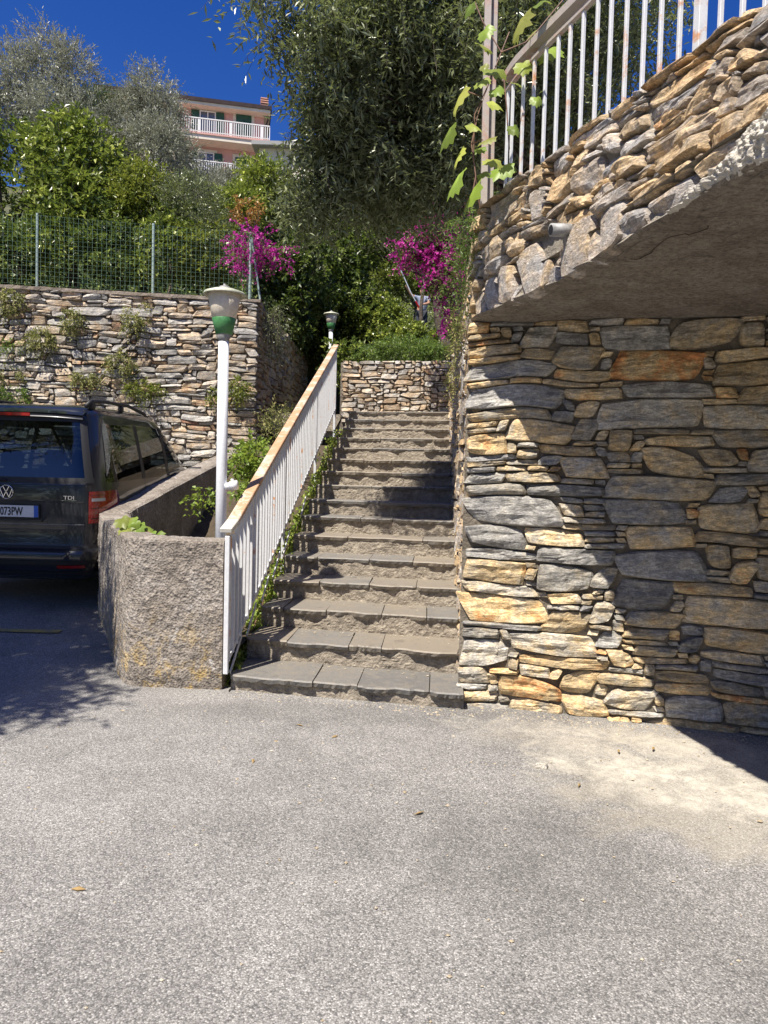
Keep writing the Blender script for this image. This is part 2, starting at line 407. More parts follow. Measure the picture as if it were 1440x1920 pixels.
def leaf_mat(name, stops, under=None, rough=.42, trans=.25, tcol=(.35, .5, .08)):
    m, nt, b, out = new_mat(name); n = N(nt); t = n.tone()
    c = n.ramp(t[0], stops)
    if under is not None:
        g = n.node('ShaderNodeNewGeometry'); c = n.mix(g.outputs['Backfacing'], c, under)
    c = n.bright(c, n.math('MULTIPLY_ADD', t[1], .7, .65))
    n.l(c, b.inputs['Base Color']); b.inputs['Roughness'].default_value = rough; b.inputs['Specular IOR Level'].default_value = .45
    tr = n.node('ShaderNodeBsdfTranslucent'); n.l(n.mix(.6, c, tcol), tr.inputs[0])
    mx = n.node('ShaderNodeMixShader'); mx.inputs[0].default_value = trans
    n.l(b.outputs[0], mx.inputs[1]); n.l(tr.outputs[0], mx.inputs[2]); n.l(mx.outputs[0], out.inputs[0])
    return m
L_olive = leaf_mat('olive_leaf', [(0, (.035, .045, .016)), (.4, (.12, .145, .06)), (1, (.42, .44, .26))], (.15, .18, .10), .30, .2, (.42, .50, .12))
L_olive_pale = leaf_mat('silver_olive_leaf', [(0, (.12, .13, .085)), (.5, (.22, .23, .165)), (1, (.36, .36, .29))], (.36, .36, .30), .40, .2, (.35, .38, .2))
L_citrus = leaf_mat('glossy_leaf', [(0, (.016, .030, .008)), (.45, (.07, .105, .02)), (1, (.32, .35, .06))], None, .32, .22)
L_yel = leaf_mat('yellow_green_leaf', [(0, (.07, .11, .02)), (.6, (.15, .19, .03)), (1, (.26, .26, .05))], None, .4, .3, (.5, .55, .08))
L_dark = leaf_mat('ivy_leaf', [(0, (.012, .022, .008)), (.5, (.045, .075, .018)), (1, (.26, .31, .07))], None, .4, .2)
L_fern = leaf_mat('fern_leaf', [(0, (.07, .13, .025)), (.6, (.13, .21, .04)), (1, (.22, .28, .07))], None, .45, .3)
L_pine = leaf_mat('pine_needles', [(0, (.03, .06, .015)), (1, (.08, .12, .03))], None, .6, .1)
L_dry = leaf_mat('dry_shrub_leaf', [(0, (.12, .13, .04)), (.5, (.24, .24, .08)), (1, (.40, .34, .14))], None, .6, .2)
L_boug = leaf_mat('magenta_bract', [(0, (.20, .008, .14)), (.5, (.44, .015, .29)), (1, (.70, .09, .46))], None, .5, .35, (.8, .05, .5))
L_red = leaf_mat('reddish_young_leaf', [(0, (.30, .10, .03)), (.5, (.34, .20, .05)), (1, (.20, .24, .05))], None, .4, .3, (.7, .3, .1))
L_vine = leaf_mat('grape_leaf', [(0, (.14, .22, .03)), (.5, (.22, .31, .05)), (1, (.36, .36, .08))], None, .45, .35, (.55, .65, .1))

# ------------------------------------------------------------------ ground
def ground_z(x, y):
    x = np.asarray(x, float); y = np.asarray(y, float)
    left = np.clip((-1.3 - x) / 1.2, 0, 1); rise = np.clip(y - 5.4, 0, 9) * .095
    return left * rise - np.clip(x - .8, 0, 4) * .012

xs = np.unique(np.concatenate([np.linspace(-400, -14, 14), np.linspace(-14, 8, 90), np.linspace(8, 400, 14)]))
ys = np.unique(np.concatenate([np.linspace(-300, -3, 12), np.linspace(-3, 14, 80), np.linspace(14, 500, 14)]))
X, Y = np.meshgrid(xs, ys, indexing='ij')
Z = ground_z(X, Y) + (fbm(np.stack([X * .8, Y * .8, X * 0], -1), 3, 2) * .006) * (np.abs(X) < 14)
g = link('ground', make_mesh('ground', np.stack([X, Y, Z], -1).reshape(-1, 3), grid_faces(len(xs), len(ys)), M_asphalt, smooth=True)); tag(g, kind='structure')
# worn yellow bay line under the parked car's shade
V = []; F = []
for i in range(40):
    x = -8 + i * .133
    for d in (0, .085): y_ = 6.42 + d + .004 * math.sin(i * 1.3) + .012 * (x + 5); V.append((x, y_, float(ground_z(x, y_)) + .012))
for i in range(39): F.append((2 * i, 2 * i + 1, 2 * i + 3, 2 * i + 2))
yl = link('bay_line', make_mesh('bay_line', V, F, M_yellow)); tag(yl, kind='structure')

# ------------------------------------------------------------------ rubble masonry
def pack(U0, U1, V0, V1, cu, cv, sizes, rnd, top=None):
    """greedy packing of stones on a fine grid: interlocking rubble courses"""
    nu = int(round((U1 - U0) / cu)); nv = int(round((V1 - V0) / cv)); occ = np.zeros((nu, nv), bool); ids = np.zeros((nu, nv), int); out = []
    for j in range(nv):
        i = 0
        while i < nu:
            if occ[i, j]: i += 1; continue
            wmax = 0
            while i + wmax < nu and not occ[i + wmax, j]: wmax += 1
            wq, hq = sizes[rnd.choices(range(len(sizes)), [s_[2] for s_ in sizes])[0]][:2]
            wq = max(1, int(round(wq * rnd.uniform(.75, 1.3)))); wq = min(wq, wmax); hq = min(hq, nv - j)
            if wmax - wq <= 1 and wmax <= 11: wq = wmax
            if j and i + wq < nu and wq > 2 and ids[i + wq - 1, j - 1] != ids[i + wq, j - 1] and rnd.random() < .85:
                wq += 1 if (wq < wmax - 2 and rnd.random() < .5) else -1
            if wq <= 1: hq = min(hq, rnd.choice([1, 2]))
            if wq <= 2: hq = min(hq, 4)
            h = 0
            while h < hq and not occ[i:i + wq, j + h].any(): h += 1
            occ[i:i + wq, j:j + h] = True; ids[i:i + wq, j:j + h] = len(out) + 1
            out.append((U0 + i * cu, U0 + (i + wq) * cu, V0 + j * cv, V0 + (j + h) * cv)); i += wq
    return out

def stone_verts(rect, Fmap, nx, ny, gap, proud, back, rnd, seed, warp=.02, rough=.012, wf=4.0, layer=.0):
    u0_, u1_, v0_, v1_ = rect; w_ = u1_ - u0_; h_ = v1_ - v0_
    s = np.linspace(-1, 1, nx); t = np.linspace(-1, 1, ny)
    # push edge rows outwards so bevel is tight
    def tight(a):
        b = a.copy()
        if len(b) >= 4: b[1] = -1 + 2 * .055; b[-2] = 1 - 2 * .055
        if len(b) >= 6: b[2] = -1 + .52; b[-3] = 1 - .52
        return b
    S, T = np.meshgrid(tight(s), tight(t), indexing='ij')
    cut = {(a, b): rnd.uniform(.02, .26) for a in (-1, 1) for b in (-1, 1)}
    U = S.copy(); V = T.copy()
    asp = min(1, h_ / max(w_, 1e-6)); asv = min(1, w_ / max(h_, 1e-6))
    for (a, b), c in cut.items():
        wgt = (np.clip(a * S, 0, 1) ** 4) * (np.clip(b * T, 0, 1) ** 4)
        U -= a * wgt * c * max(asp, .35) * .9; V -= b * wgt * c * asv * .9
    sk = rnd.uniform(-.35, .35) * h_
    tl_, tr_ = (rnd.uniform(0, .38) if rnd.random() < .5 else 0), (rnd.uniform(0, .38) if rnd.random() < .5 else 0)
    V = V * (1 - tl_ * np.clip(-U, 0, 1) ** 1.15 - tr_ * np.clip(U, 0, 1) ** 1.15) + (tl_ * np.clip(-U, 0, 1) ** 1.15) * rnd.uniform(-.9, .4) + (tr_ * np.clip(U, 0, 1) ** 1.15) * rnd.uniform(-.9, .4)
    uu = (u0_ + u1_) / 2 + U * (w_ / 2 - gap) + V * sk
    vv = (v0_ + v1_) / 2 + V * (h_ / 2 - gap) + U * rnd.uniform(-.10, .10) * h_ * .5
    q = np.stack([uu * wf, vv * wf, np.zeros_like(uu) + 3.3], -1)
    uu = uu + warp * vnoise(q, 5); vv = vv + warp * .8 * vnoise(q + 31, 6)
    q2 = np.stack([uu * 22, vv * 22, np.zeros_like(uu) + seed * .37], -1)
    e = np.maximum(np.abs(S), np.abs(T)); edge = (e > .999)
    jit = min(gap * .9, .008)
    uu = uu + edge * jit * vnoise(q2 + 5, 8); vv = vv + edge * jit * vnoise(q2 + 9, 9)
    dep = proud * rnd.uniform(.35, 1.15)
    prof = 1 - np.clip((e - .7) / .3, 0, 1) ** 3 * .3
    for _k in range(4):
        an = rnd.uniform(0, 6.28); pl_ = math.cos(an) * U + math.sin(an) * V; prof = np.minimum(prof, 1.0 - rnd.uniform(.6, 2.2) * (pl_ - rnd.uniform(.5, 1.0)))
    prof = np.maximum(prof, .12)
    nrm = dep * prof + U * rnd.uniform(-.35, .35) * proud * .7 + V * rnd.uniform(-.5, .3) * proud * .7
    nrm = nrm + rough * fbm(np.stack([uu * 9, vv * 22, np.zeros_like(uu) + seed], -1), 2, 3)
    if layer: nrm = nrm + layer * (np.floor(vnoise(np.stack([uu * 5, vv * 30, np.zeros_like(uu) + seed], -1), 4) * 2.2) / 2.2)
    nrm = np.where(edge, np.minimum(nrm * .35, nrm) - .3 * dep, nrm)
    P = Fmap(uu, vv, nrm)
    Pb = Fmap(uu, vv, np.full_like(nrm, -back))
    n0 = nx * ny; V3 = P.reshape(-1, 3)
    idx = np.arange(n0).reshape(nx, ny)
    ring = list(idx[:, 0]) + list(idx[-1, 1:]) + list(idx[-2::-1, -1]) + list(idx[0, -2:0:-1])
    B = Pb.reshape(-1, 3)[ring]
    F = grid_faces(nx, ny).tolist()
    k = len(ring)
    for a in range(k):
        b = (a + 1) % k; F.append([ring[a], n0 + a, n0 + b, ring[b]])
    return np.concatenate([V3, B]), F

def plane_map(o, ud, nd, leanf=None):
    o = np.array(o, float); ud = np.array(ud, float); nd = np.array(nd, float)
    def f(u, v, n):
        P = o + u[..., None] * ud + n[..., None] * nd
        P[..., 2] += v
        return P
    return f

def build_wall(parent, rects, Fmap, mat, name='stone', maxparts=290, nx=6, ny=5, gap=.008, proud=.03, back=.06, warp=.02, rough=.012,
               tonef=None, seed=1, wf=4.0, layer=.0, sink=None, hi=None):
    rnd = random.Random(seed); rects = sorted(rects, key=lambda r: -(r[1] - r[0]) * (r[3] - r[2]) * (hi(r) if hi else 1))
    stuff = MB()
    for k, r in enumerate(rects):
        a, b = (nx, ny)
        if (r[1] - r[0]) > 3.5 * (r[3] - r[2]): a += 2
        if k >= maxparts: a, b = 4, 4
        V, F = stone_verts(r, Fmap, a, b, gap, proud, back, rnd, seed * 100 + k, warp, rough, wf, layer)
        tn = tonef(r, rnd) if tonef else (rnd.random(), rnd.random(), rnd.random())
        if k < maxparts:
            c = V.mean(0); me = make_mesh(name, V - c, F, mat, np.tile(tn, (len(V), 1))); link(name, me, parent, c)
        else: stuff.add(V, F, tn)
    if stuff.n:
        o = stuff.obj('small_stones', mat, parent); o['kind'] = 'stuff'

def slab_poly(mb, poly, z0, z1):
    n = len(poly); V = [(x, y, z0) for x, y in poly] + [(x, y, z1) for x, y in poly]
    F = [tuple(range(n))[::-1], tuple(range(n, 2 * n))] + [(i, (i + 1) % n, n + (i + 1) % n, n + i) for i in range(n)]
    mb.add(V, F)

# lines of the stair flight
def RX(y): return .535 + .0625 * (y - 5.0)
def LX(y): return -1.06 + .066 * (y - 5.1)

# ---- right wall below the terrace (faces the camera)
WO = Vector((.53, 5.02, 0)); WD = Vector((.974, -.225, 0)).normalized(); WN = Vector((-WD.y * -1, 0, 0))
WN = Vector((WD.y, -WD.x, 0))
if WN.y > 0: WN = -WN
rwall = thing('stone_wall', 'tall rubble stone wall below the overhanging terrace, grey slate and ochre blocks half in shadow', 'stone wall', (WO.x, WO.y, 0))
rnd = random.Random(5)
sizes = [(8, 4, 5), (6, 3, 5), (5, 2, 5), (4, 1, 5), (7, 1, 4), (4, 4, 1), (8, 5, 3), (3, 2, 1.5), (5, 4, 1), (6, 2, 5), (3, 1, 4)]
rects = pack(0, 3.12, -.12, 2.564, .07, .0385, sizes, rnd)
def tone_r(r, rn):
    u, v = (r[0] + r[1]) / 2, (r[2] + r[3]) / 2
    h = r[3] - r[2]
    base = rn.choice([.08, .15, .22, .3, .36, .42, .5, .58]) + rn.uniform(-.05, .05)
    if v < .8 and u < 1.3 and h > .06 and rn.random() < .65: base = rn.uniform(.46, .66)
    if u > .9 and rn.random() < .5: base = rn.uniform(.42, .68)
    if v > 1.7 and rn.random() < .55: base = rn.uniform(.48, .72)
    if rn.random() < .035: base = .80
    return (base, rn.uniform(.15, .95), rn.random())
Fw = plane_map(WO, WD, WN)
build_wall(rwall, rects, Fw, M_stone, nx=15, ny=9, gap=.002, proud=.036, back=.08, warp=.030, rough=.020, tonef=tone_r, hi=lambda q: 1.0 if q[0] < 2.15 else .15, seed=3, layer=.014, wf=2.6)
# backing with mortar, recessed, real depth
nu_, nv_ = 150, 100
U, V = np.meshgrid(np.linspace(-.0, 4.2, nu_), np.linspace(-.3, 2.6, nv_), indexing='ij')
nn = -.022 + .014 * fbm(np.stack([U * 7, V * 7, U * 0], -1), 9, 3) + .012 * (V < .9) * np.clip(.9 - V, 0, .9) * 1.2
P = Fw(U, V, nn); nF = grid_faces(nu_, nv_)
back = Fw(U[[0, -1, -1, 0], [0, 0, -1, -1]], V[[0, -1, -1, 0], [0, 0, -1, -1]], np.zeros(4) - .4)
link('mortar', make_mesh('mortar', P.reshape(-1, 3), nF, simple_mat('brown_mortar', (.10, .085, .065), (.24, .205, .16), 5, .95, 1.0, .02, 45), smooth=True), rwall)

# ---- wall beside the stairs (faces left, seen at a grazing angle)
swall = thing('stair_side_wall', 'long rubble wall running up along the right side of the stairs', 'stone wall', (RX(8.5), 8.5, 0))
SD = Vector((.0625, 1, 0)).normalized(); SN = Vector((-SD.y, SD.x, 0))
Fs = plane_map((RX(5.0) + .045, 5.0, 0), SD, SN)
rects = pack(0.02, 7.4, 0, 3.3, .1, .06, [(3, 2, 4), (2, 1, 4), (4, 1, 3), (3, 3, 2), (2, 2, 2)], rnd)
rects = [r for r in rects if r[3] > (r[0]) * .36 - .35]
build_wall(swall, rects, Fs, M_stone_par, nx=5, ny=4, gap=.006, proud=.04, back=.05, warp=.03, rough=.02, seed=7, maxparts=150, hi=lambda r: 1 / (1 + r[0]) ** 2,
           tonef=lambda r, rn: (rn.uniform(.25, .75), rn.uniform(.3, 1), rn.random()))
m_ = MB()
a = Vector((RX(5.0) + .06, 5.09, -.3)); b = Vector((RX(12.5) + .06, 12.5, -.3))
slab_poly(m_, [(a.x, a.y), (a.x + .45, a.y), (b.x + .45, b.y), (b.x, b.y)], -.3, 3.26)
m_.obj('mortar', M_mortar, swall)

# ---- terrace slab with curved overhanging edge
EDGE = [(.545, 5.06), (.60, 4.78), (.73, 4.40), (.865, 4.04), (.965, 3.62), (1.055, 3.16), (1.13, 2.78), (1.225, 2.40), (1.31, 2.0), (1.40, 1.5), (1.47, .9), (1.52, .2)]
EP = np.array(EDGE); seg = np.r_[0, np.cumsum(np.hypot(*np.diff(EP, axis=0).T))]; EL = seg[-1]
def edge_pt(s, d=0.0):
    s = np.asarray(s, float); k = .05
    def raw(q): return np.stack([np.interp(q, seg, EP[:, 0]), np.interp(q, seg, EP[:, 1])], -1)
    P = (raw(s - k) + raw(s) * 2 + raw(s + k)) / 4
    T = raw(s + .12) - raw(s - .12); T /= np.linalg.norm(T, axis=-1, keepdims=True)
    Nn = np.stack([T[..., 1], -T[..., 0]], -1)      # points left / outwards
    return P, Nn
ZS = 2.57
terr = thing('terrace_slab', 'cantilevered concrete terrace slab with rough brown underside above the stone wall', 'terrace', (1.6, 4.0, ZS))
ns, nw = 90, 60
S = np.linspace(0.02, EL, ns); Pe, Ne = edge_pt(S)
rowsV = []
wob = .010 * fbm(np.stack([S * 3, S * 0, S * 0], -1), 4, 3) + .008 * fbm(np.stack([S * 12, S * 0, S * 0], -1), 14, 2)
for i in range(ns):
    p = Pe[i] + Ne[i] * wob[i]
    # inner point: straight right onto wall plane or x=4.6
    yw = None
    q1 = np.array([4.8, 5.3 - .0 * i]); 
    end = np.array([4.8, Pe[i][1] - .2]) if Pe[i][1] < 3.9 else np.array([4.8, Pe[i][1] + .2])
    for j in range(nw):
        t = (j / (nw - 1)) ** 1.6; xy = p * (1 - t) + end * t
        rowsV.append((xy[0], xy[1], 0))
A = np.array(rowsV).reshape(ns, nw, 3)
zb = ZS + .018 * fbm(np.stack([A[..., 0] * 2.2, A[..., 1] * 2.2, A[..., 0] * 0], -1), 21, 4) + .012 * fbm(np.stack([A[..., 0] * 9, A[..., 1] * 9, A[..., 0] * 0], -1), 22, 3)
zb = zb + .02 * np.exp(-np.linspace(0, 1, nw)[None, :] * 30)
Ab = A.copy(); Ab[..., 2] = zb
me = make_mesh('soffit', Ab.reshape(-1, 3), grid_faces(ns, nw), M_soffit, smooth=True); link('underside', me, terr)
At = A.copy(); At[..., 2] = ZS + .17
Vt = np.concatenate([At[:, 2].reshape(-1, 3), At[:, -1].reshape(-1, 3)]); nF = [(i, i + 1, ns + i + 1, ns + i) for i in range(ns - 1)]
link('terrace_floor', make_mesh('terrace_floor', Vt, nF, M_mortar), terr)
# rough rim of the slab
zr = 6; R_ = []
for i in range(ns):
    for k in range(zr):
        z = ZS + .012 + (.16) * k / (zr - 1); off = wob[i] - .015 - .09 * (k / (zr - 1)) + .012 * random.uniform(-1, 1)
        pp = Pe[i] + Ne[i] * (off if k else wob[i]); R_.append((pp[0], pp[1], z if k else Ab[i, 0, 2] - .001))
link('slab_edge', make_mesh('slab_edge', R_, grid_faces(ns, zr), M_mortar, smooth=False), terr)
m_ = MB(); cp = []
for k in range(16):
    f_ = k / 15; q_ = at(1180 + 150 * f_, 487 - 68 * f_ + 7 * math.sin(f_ * 9), 3.9); d_ = q_ - Vector((0, 0, H)); q_ = Vector((0, 0, H)) + d_ * ((ZS - .004 - H) / d_.z); cp.append(q_ + Vector((random.uniform(-.012, .012), random.uniform(-.012, .012), 0)))
for k in range(15): m_.beam(cp[k], cp[k + 1], random.uniform(.002, .006), .003)
m_.obj('crack', M_soil, terr)
# terrace fill behind (real volume, covers wall top)
m_ = MB(); slab_poly(m_, [(.68, 5.16), (4.8, 4.25), (4.8, 12.5), (1.15, 12.5)], 2.6, 2.76); m_.obj('terrace_fill', M_mortar, terr)

# white rough cement lip near the camera
ls = np.linspace(2.15, 3.7, 240); lk = 56; LV = []
Pl, Nl = edge_pt(ls)
for i, s_ in enumerate(ls):
    hgt = min(.27, max(.012, (s_ - 2.2) * .36))
    for k in range(lk):
        t = k / (lk - 1); z = ZS + .01 + hgt * t
        o_ = .03 * math.sin(math.pi * min(t * 1.1, 1)) ** .6 - .012
        LV.append((Pl[i][0] + Nl[i][0] * o_, Pl[i][1] + Nl[i][1] * o_, z))
LV = np.array(LV); dn = fbm(LV * 26, 8, 3) * .020 + vnoise(LV * 70, 18) * .013 + vnoise(LV * 120, 19) * .008
Nrep = np.repeat(Nl, lk, axis=0); LV[:, :2] += Nrep * dn[:, None]; LV[:, 2] += fbm(LV * 30 + 7, 12, 2) * .008
link('cement_lip', make_mesh('cement_lip', LV, grid_faces(len(ls), lk), M_plaster), terr)

# ---- parapet of rubble on the slab edge
para = thing('terrace_parapet', 'low curved rubble parapet along the terrace edge, with big flat slate plates at its foot', 'parapet', (.95, 3.6, ZS))
def par_map(u, v, n):
    Pq, Nq = edge_pt(u)
    lean = -.04 - np.clip(v, 0, 1) * (.02 + .26 * np.clip((u - 1.3) / 1.2, 0, 1))
    d = n + lean
    return np.stack([Pq[..., 0] + Nq[..., 0] * d, Pq[..., 1] + Nq[..., 1] * d, ZS + .01 + v], -1)
big = []; u = .03; rb = random.Random(9)
for wv, hv in [(.24, .20), (.18, .22), (.20, .25), (.05, .1), (.25, .30), (.08, .16), (.12, .10), (.30, .27), (.09, .17), (.20, .28)]:
    big.append((u, u + wv, -.012, hv)); u += wv
ubig = u
rects = []
for r in pack(0.0, 4.5, 0, .72, .05, .03, [(5, 3, 4), (4, 2, 4), (4, 1, 5), (6, 2, 4), (3, 3, 2), (7, 5, 2), (2, 1, 3), (6, 1, 4)], rb):
    uc, vc = (r[0] + r[1]) / 2, (r[2] + r[3]) / 2
    cov = any(b_[0] - .01 < uc < b_[1] + .01 and vc < b_[3] - .02 for b_ in big)
    if cov: continue
    if uc > ubig and vc < min(.25, (uc - 2.2) * .34): continue
    rects.append(r)
ton = lambda r, rn: (rn.choice([.25, .35, .42, .5, .6, .7]) + rn.uniform(-.06, .06), rn.uniform(.25, 1), rn.random())
build_wall(para, rects, par_map, M_stone_par, nx=11, ny=8, gap=.003, proud=.045, back=.06, warp=.04, rough=.026, seed=12, maxparts=280, tonef=ton, layer=.01, wf=5)
rb2 = random.Random(4)
for k, r in enumerate(big):
    V, F = stone_verts(r, par_map, 8, 8, .006, .05, .04, rb2, 900 + k, .014, .010, 4)
    c = V.mean(0); tn = (.30 + .10 * (k % 3), .95, .5) if k in (1, 2) else (.36 + .1 * rb2.random(), .7, .5)
    link('slate_plate', make_mesh('slate_plate', V - c, F, M_stone_par, np.tile(tn, (len(V), 1))), para, c)
U, V = np.meshgrid(np.linspace(.0, 4.5, 200), np.linspace(-.01, .70, 40), indexing='ij')
nn = -.02 + .016 * fbm(np.stack([U * 9, V * 9, U * 0], -1), 19, 3)
P = par_map(U, V, nn); link('mortar', make_mesh('mortar', P.reshape(-1, 3), grid_faces(200, 40), M_mortar, smooth=True), para)
U, V = np.meshgrid(np.linspace(.0, 4.5, 120), np.linspace(0, 1, 5), indexing='ij')
P = par_map(U, .695 + V * 0 + .02 * fbm(np.stack([U * 8, V, U * 0], -1), 2, 2), -.02 - V * .32); link('coping_mortar', make_mesh('coping_mortar', P.reshape(-1, 3), grid_faces(120, 5), M_mortar), para)
P = par_map(U, .695 - V * .7, -.34 + U * 0); link('inner_face', make_mesh('inner_face', P.reshape(-1, 3), grid_faces(120, 5), M_mortar), para)
# short drain pipe with dark mouth sticking out of the parapet
m_ = MB(); pp, pn = edge_pt(1.22); o3 = Vector((pp[0], pp[1], ZS + .245)); n3 = Vector((pn[0], pn[1], -.08))
ring = MB(); 
for r_, nm, mt, ln in ((.033, 'drain_pipe', M_greymetal, .085), (.025, 'pipe_mouth', M_black, .0862)):
    mm = MB(); mm.tube([o3 - n3 * .06, o3 + n3 * ln], r_, 14)
    if nm == 'drain_pipe': dp = mm.obj(nm, mt, para, True)
    else: mm.obj(nm, mt, dp)

# ------------------------------------------------------------------ terrace railing
trail = thing('terrace_railing', 'white flat bar iron railing with rust on top of the curved parapet', 'railing', (1.0, 3.6, 3.25))
def par_top(s, v=.66, n=-.13):
    return Vector(par_map(np.array([s]), np.array([v]), np.array([n]))[0])
base_px = [936, 955, 974, 994, 1016, 1038, 1061, 1085, 1111, 1137, 1167, 1200, 1233, 1268, 1309, 1347]
def s_of_px(px):
    best = None
    for s_ in np.linspace(0.1, 4.3, 500):
        p = par_top(s_); d = p - Vector((0, 0, H)); z_ = d.dot(f0)
        if z_ < .2: continue
        q = 720 + FPX * d.dot(CR) / z_
        if best is None or abs(q - px) < best[0]: best = (abs(q - px), s_)
    return best[1]
ss = [s_of_px(p) for p in base_px]
step = ss[-1] - ss[-2]
s_ = ss[-1] + step
while s_ < 4.2: ss.append(s_); s_ += .115
bar_mats = [M_white, M_white, M_white_rusty, M_white]
for k, s_ in enumerate(ss):
    p = par_top(s_); big_ = (base_px[k] == 1309) if k < len(base_px) else False
    m_ = MB(); top = Vector((p.x, p.y, 4.10)); d = Vector((*edge_pt(s_)[1], 0)); side = Vector((-d.y, d.x, 0))
    ww = .045 if big_ else .020
    m_.beam(p - Vector((0, 0, .06)), top, ww, .018 if not big_ else .04, up=tuple(d), bev=.002)
    m_.obj('post' if big_ else 'baluster', bar_mats[k % 4] if k not in (3, 8, 10, 12, 13) else M_white_rusty, trail)
SS = np.linspace(.08, 4.3, 60)
def sweep(z0, wx, wz, name, mat, par, n=-.13, v=.66):
    V = []; F = []
    for i, s_ in enumerate(SS):
        p = par_top(s_, v, n); nd = edge_pt(s_)[1]; nd = Vector((nd[0], nd[1], 0))
        for a, b in ((-1, -1), (1, -1), (1, 1), (-1, 1)): V.append(tuple(Vector((p.x, p.y, z0)) + nd * (a * wx / 2) + Vector((0, 0, b * wz / 2))))
    for i in range(len(SS) - 1):
        for k in range(4): F.append((i * 4 + k, i * 4 + (k + 1) % 4, i * 4 + 4 + (k + 1) % 4, i * 4 + 4 + k))
    F.append((0, 1, 2, 3)); link(name, make_mesh(name, V, F, mat), par)
sweep(4.16, .075, .045, 'handrail', M_post, trail); sweep(4.085, .03, .022, 'flat_bar', M_post, trail)
pt = par_top(.12)
post = MB(); post.beam(at(907, 385, pt.y), at(921, -260, pt.y), .044, .045, up=(0, 1, 0), bev=.004)
po = post.obj('corner_post', M_post, trail)
post = MB(); post.beam(at(919, 380, pt.y + .03), at(935, -260, pt.y + .03), .036, .036, up=(0, 1, 0), bev=.003)
post.obj('corner_post', M_post, trail)

# ------------------------------------------------------------------ stairs
stairs = thing('staircase', 'flight of sixteen steps with slate treads and cement risers climbing between railing and wall', 'stairs', (-.2, 5.0, 0))
RIS = .1650; Z1 = .118; TD = .453
def lip(n, t, off=0.0):
    """front line of step n (1..16); t 0 left .. 1 right"""
    yr = 4.86 + TD * (n - 1) + off; yl = yr + .32
    return Vector(((1 - t) * LX(yl) + t * (RX(yr) + .03), (1 - t) * yl + t * yr, 0))
rs = random.Random(21)
for n_ in range(1, 17):
    z = Z1 + RIS * (n_ - 1); zb_ = z - RIS - .02 if n_ > 1 else -.1
    # riser: rough cement face with depth, body fills to the back
    nu_, nv_ = 150, 15; t = np.linspace(0, 1, nu_); v = np.linspace(0, 1, nv_); T, Vv = np.meshgrid(t, v, indexing='ij')
    a = np.array(lip(n_, 0, .045)); b = np.array(lip(n_, 1, .045)); P = a + T[..., None] * (b - a)
    P[..., 2] = zb_ + Vv * (z - .032 - zb_)
    dd = .010 * fbm(np.stack([P[..., 0] * 11, P[..., 2] * 19, P[..., 0] * 0 + n_], -1), 31, 2) + .009 * np.abs(vnoise(np.stack([P[..., 0] * 42, P[..., 2] * 46, P[..., 0] * 0 + n_ * 3.7], -1), 33))
    P[..., 1] += dd - .012
    VV = list(map(tuple, P.reshape(-1, 3))); FF = grid_faces(nu_, nv_).tolist(); k = len(VV)
    a2 = Vector(lip(n_, 0, TD + .08)); b2 = Vector(lip(n_, 1, TD + .08))
    VV += [(a2.x, a2.y, zb_), (a2.x, a2.y, z - .033), (b2.x, b2.y, z - .033), (b2.x, b2.y, zb_)]
    FF += [[0, k, k + 1, nv_ - 1], [nu_ * nv_ - nv_, nu_ * nv_ - 1, k + 2, k + 3], [nv_ - 1, k + 1, k + 2, nu_ * nv_ - 1]]
    link('riser', make_mesh('riser', VV, FF, M_riser), stairs)
    # tread slabs
    cuts = [0]; 
    if n_ == 1: cuts = [0, .37, .56, .86, 1]
    elif n_ == 2: cuts = [0, .20, .49, .64, 1]
    elif n_ == 3: cuts = [0, .12, .34, .62, .84, 1]
    elif n_ == 4: cuts = [0, .26, .53, .78, 1]
    else:
        while cuts[-1] < 1:
            c_ = cuts[-1] + rs.uniform(.2, .5); cuts.append(1 if c_ > .85 else c_)
    for q in range(len(cuts) - 1):
        t0, t1 = cuts[q] + .002, cuts[q + 1] - .002; m = 16; top = []; bot = []
        fo = rs.uniform(-.012, .014); dz = rs.uniform(-.003, .004); sk0 = rs.uniform(-.015, .015)
        for i in range(m):
            tt = t0 + (t1 - t0) * i / (m - 1)
            e_ = .024 * float(vnoise(np.array([[tt * 11, n_ * 3.1, 0.]]), 41)[0]) + .010 * float(vnoise(np.array([[tt * 45, n_ * 3.1, 5.]]), 42)[0])
            if i in (0, m - 1) and rs.random() < .6: e_ += rs.uniform(.008, .03)
            top.append(lip(n_, tt, fo + e_))
        bk = []
        for i in range(m):
            tt = t0 + (t1 - t0) * i / (m - 1) ; bk.append(lip(n_, tt + sk0 * .3, TD + .06))
        VV = []; th = .036 + rs.uniform(-.004, .006)
        for i in range(m):
            zz = z + dz + .003 * float(vnoise(np.array([[top[i].x * 9, n_ * 1.7, 1.]]), 44)[0])
            f_ = top[i]; b_ = bk[i]; inn = .010
            md = f_.lerp(b_, .35)
            VV += [(f_.x, f_.y + .006 + rs.uniform(0, .012), zz - th + rs.uniform(-.004, .004)), (f_.x, f_.y, zz - inn), (f_.x, f_.y + inn, zz), (md.x, md.y, zz - .002), (b_.x, b_.y, zz + .001), (b_.x, b_.y, zz - th)]
        FF = []
        for i in range(m - 1):
            for k in range(6): FF.append((i * 6 + k, i * 6 + 6 + k, i * 6 + 6 + (k + 1) % 6, i * 6 + (k + 1) % 6))
        FF += [tuple(range(6)), tuple((m - 1) * 6 + k for k in range(6))[::-1]]
        tn = (rs.uniform(.1, .9), .5, .5)
        V_ = np.array(VV); c = V_.mean(0)
        link('tread_slab', make_mesh('tread_slab', V_ - c, FF, M_tread, np.tile(tn, (len(V_), 1))), stairs, c)
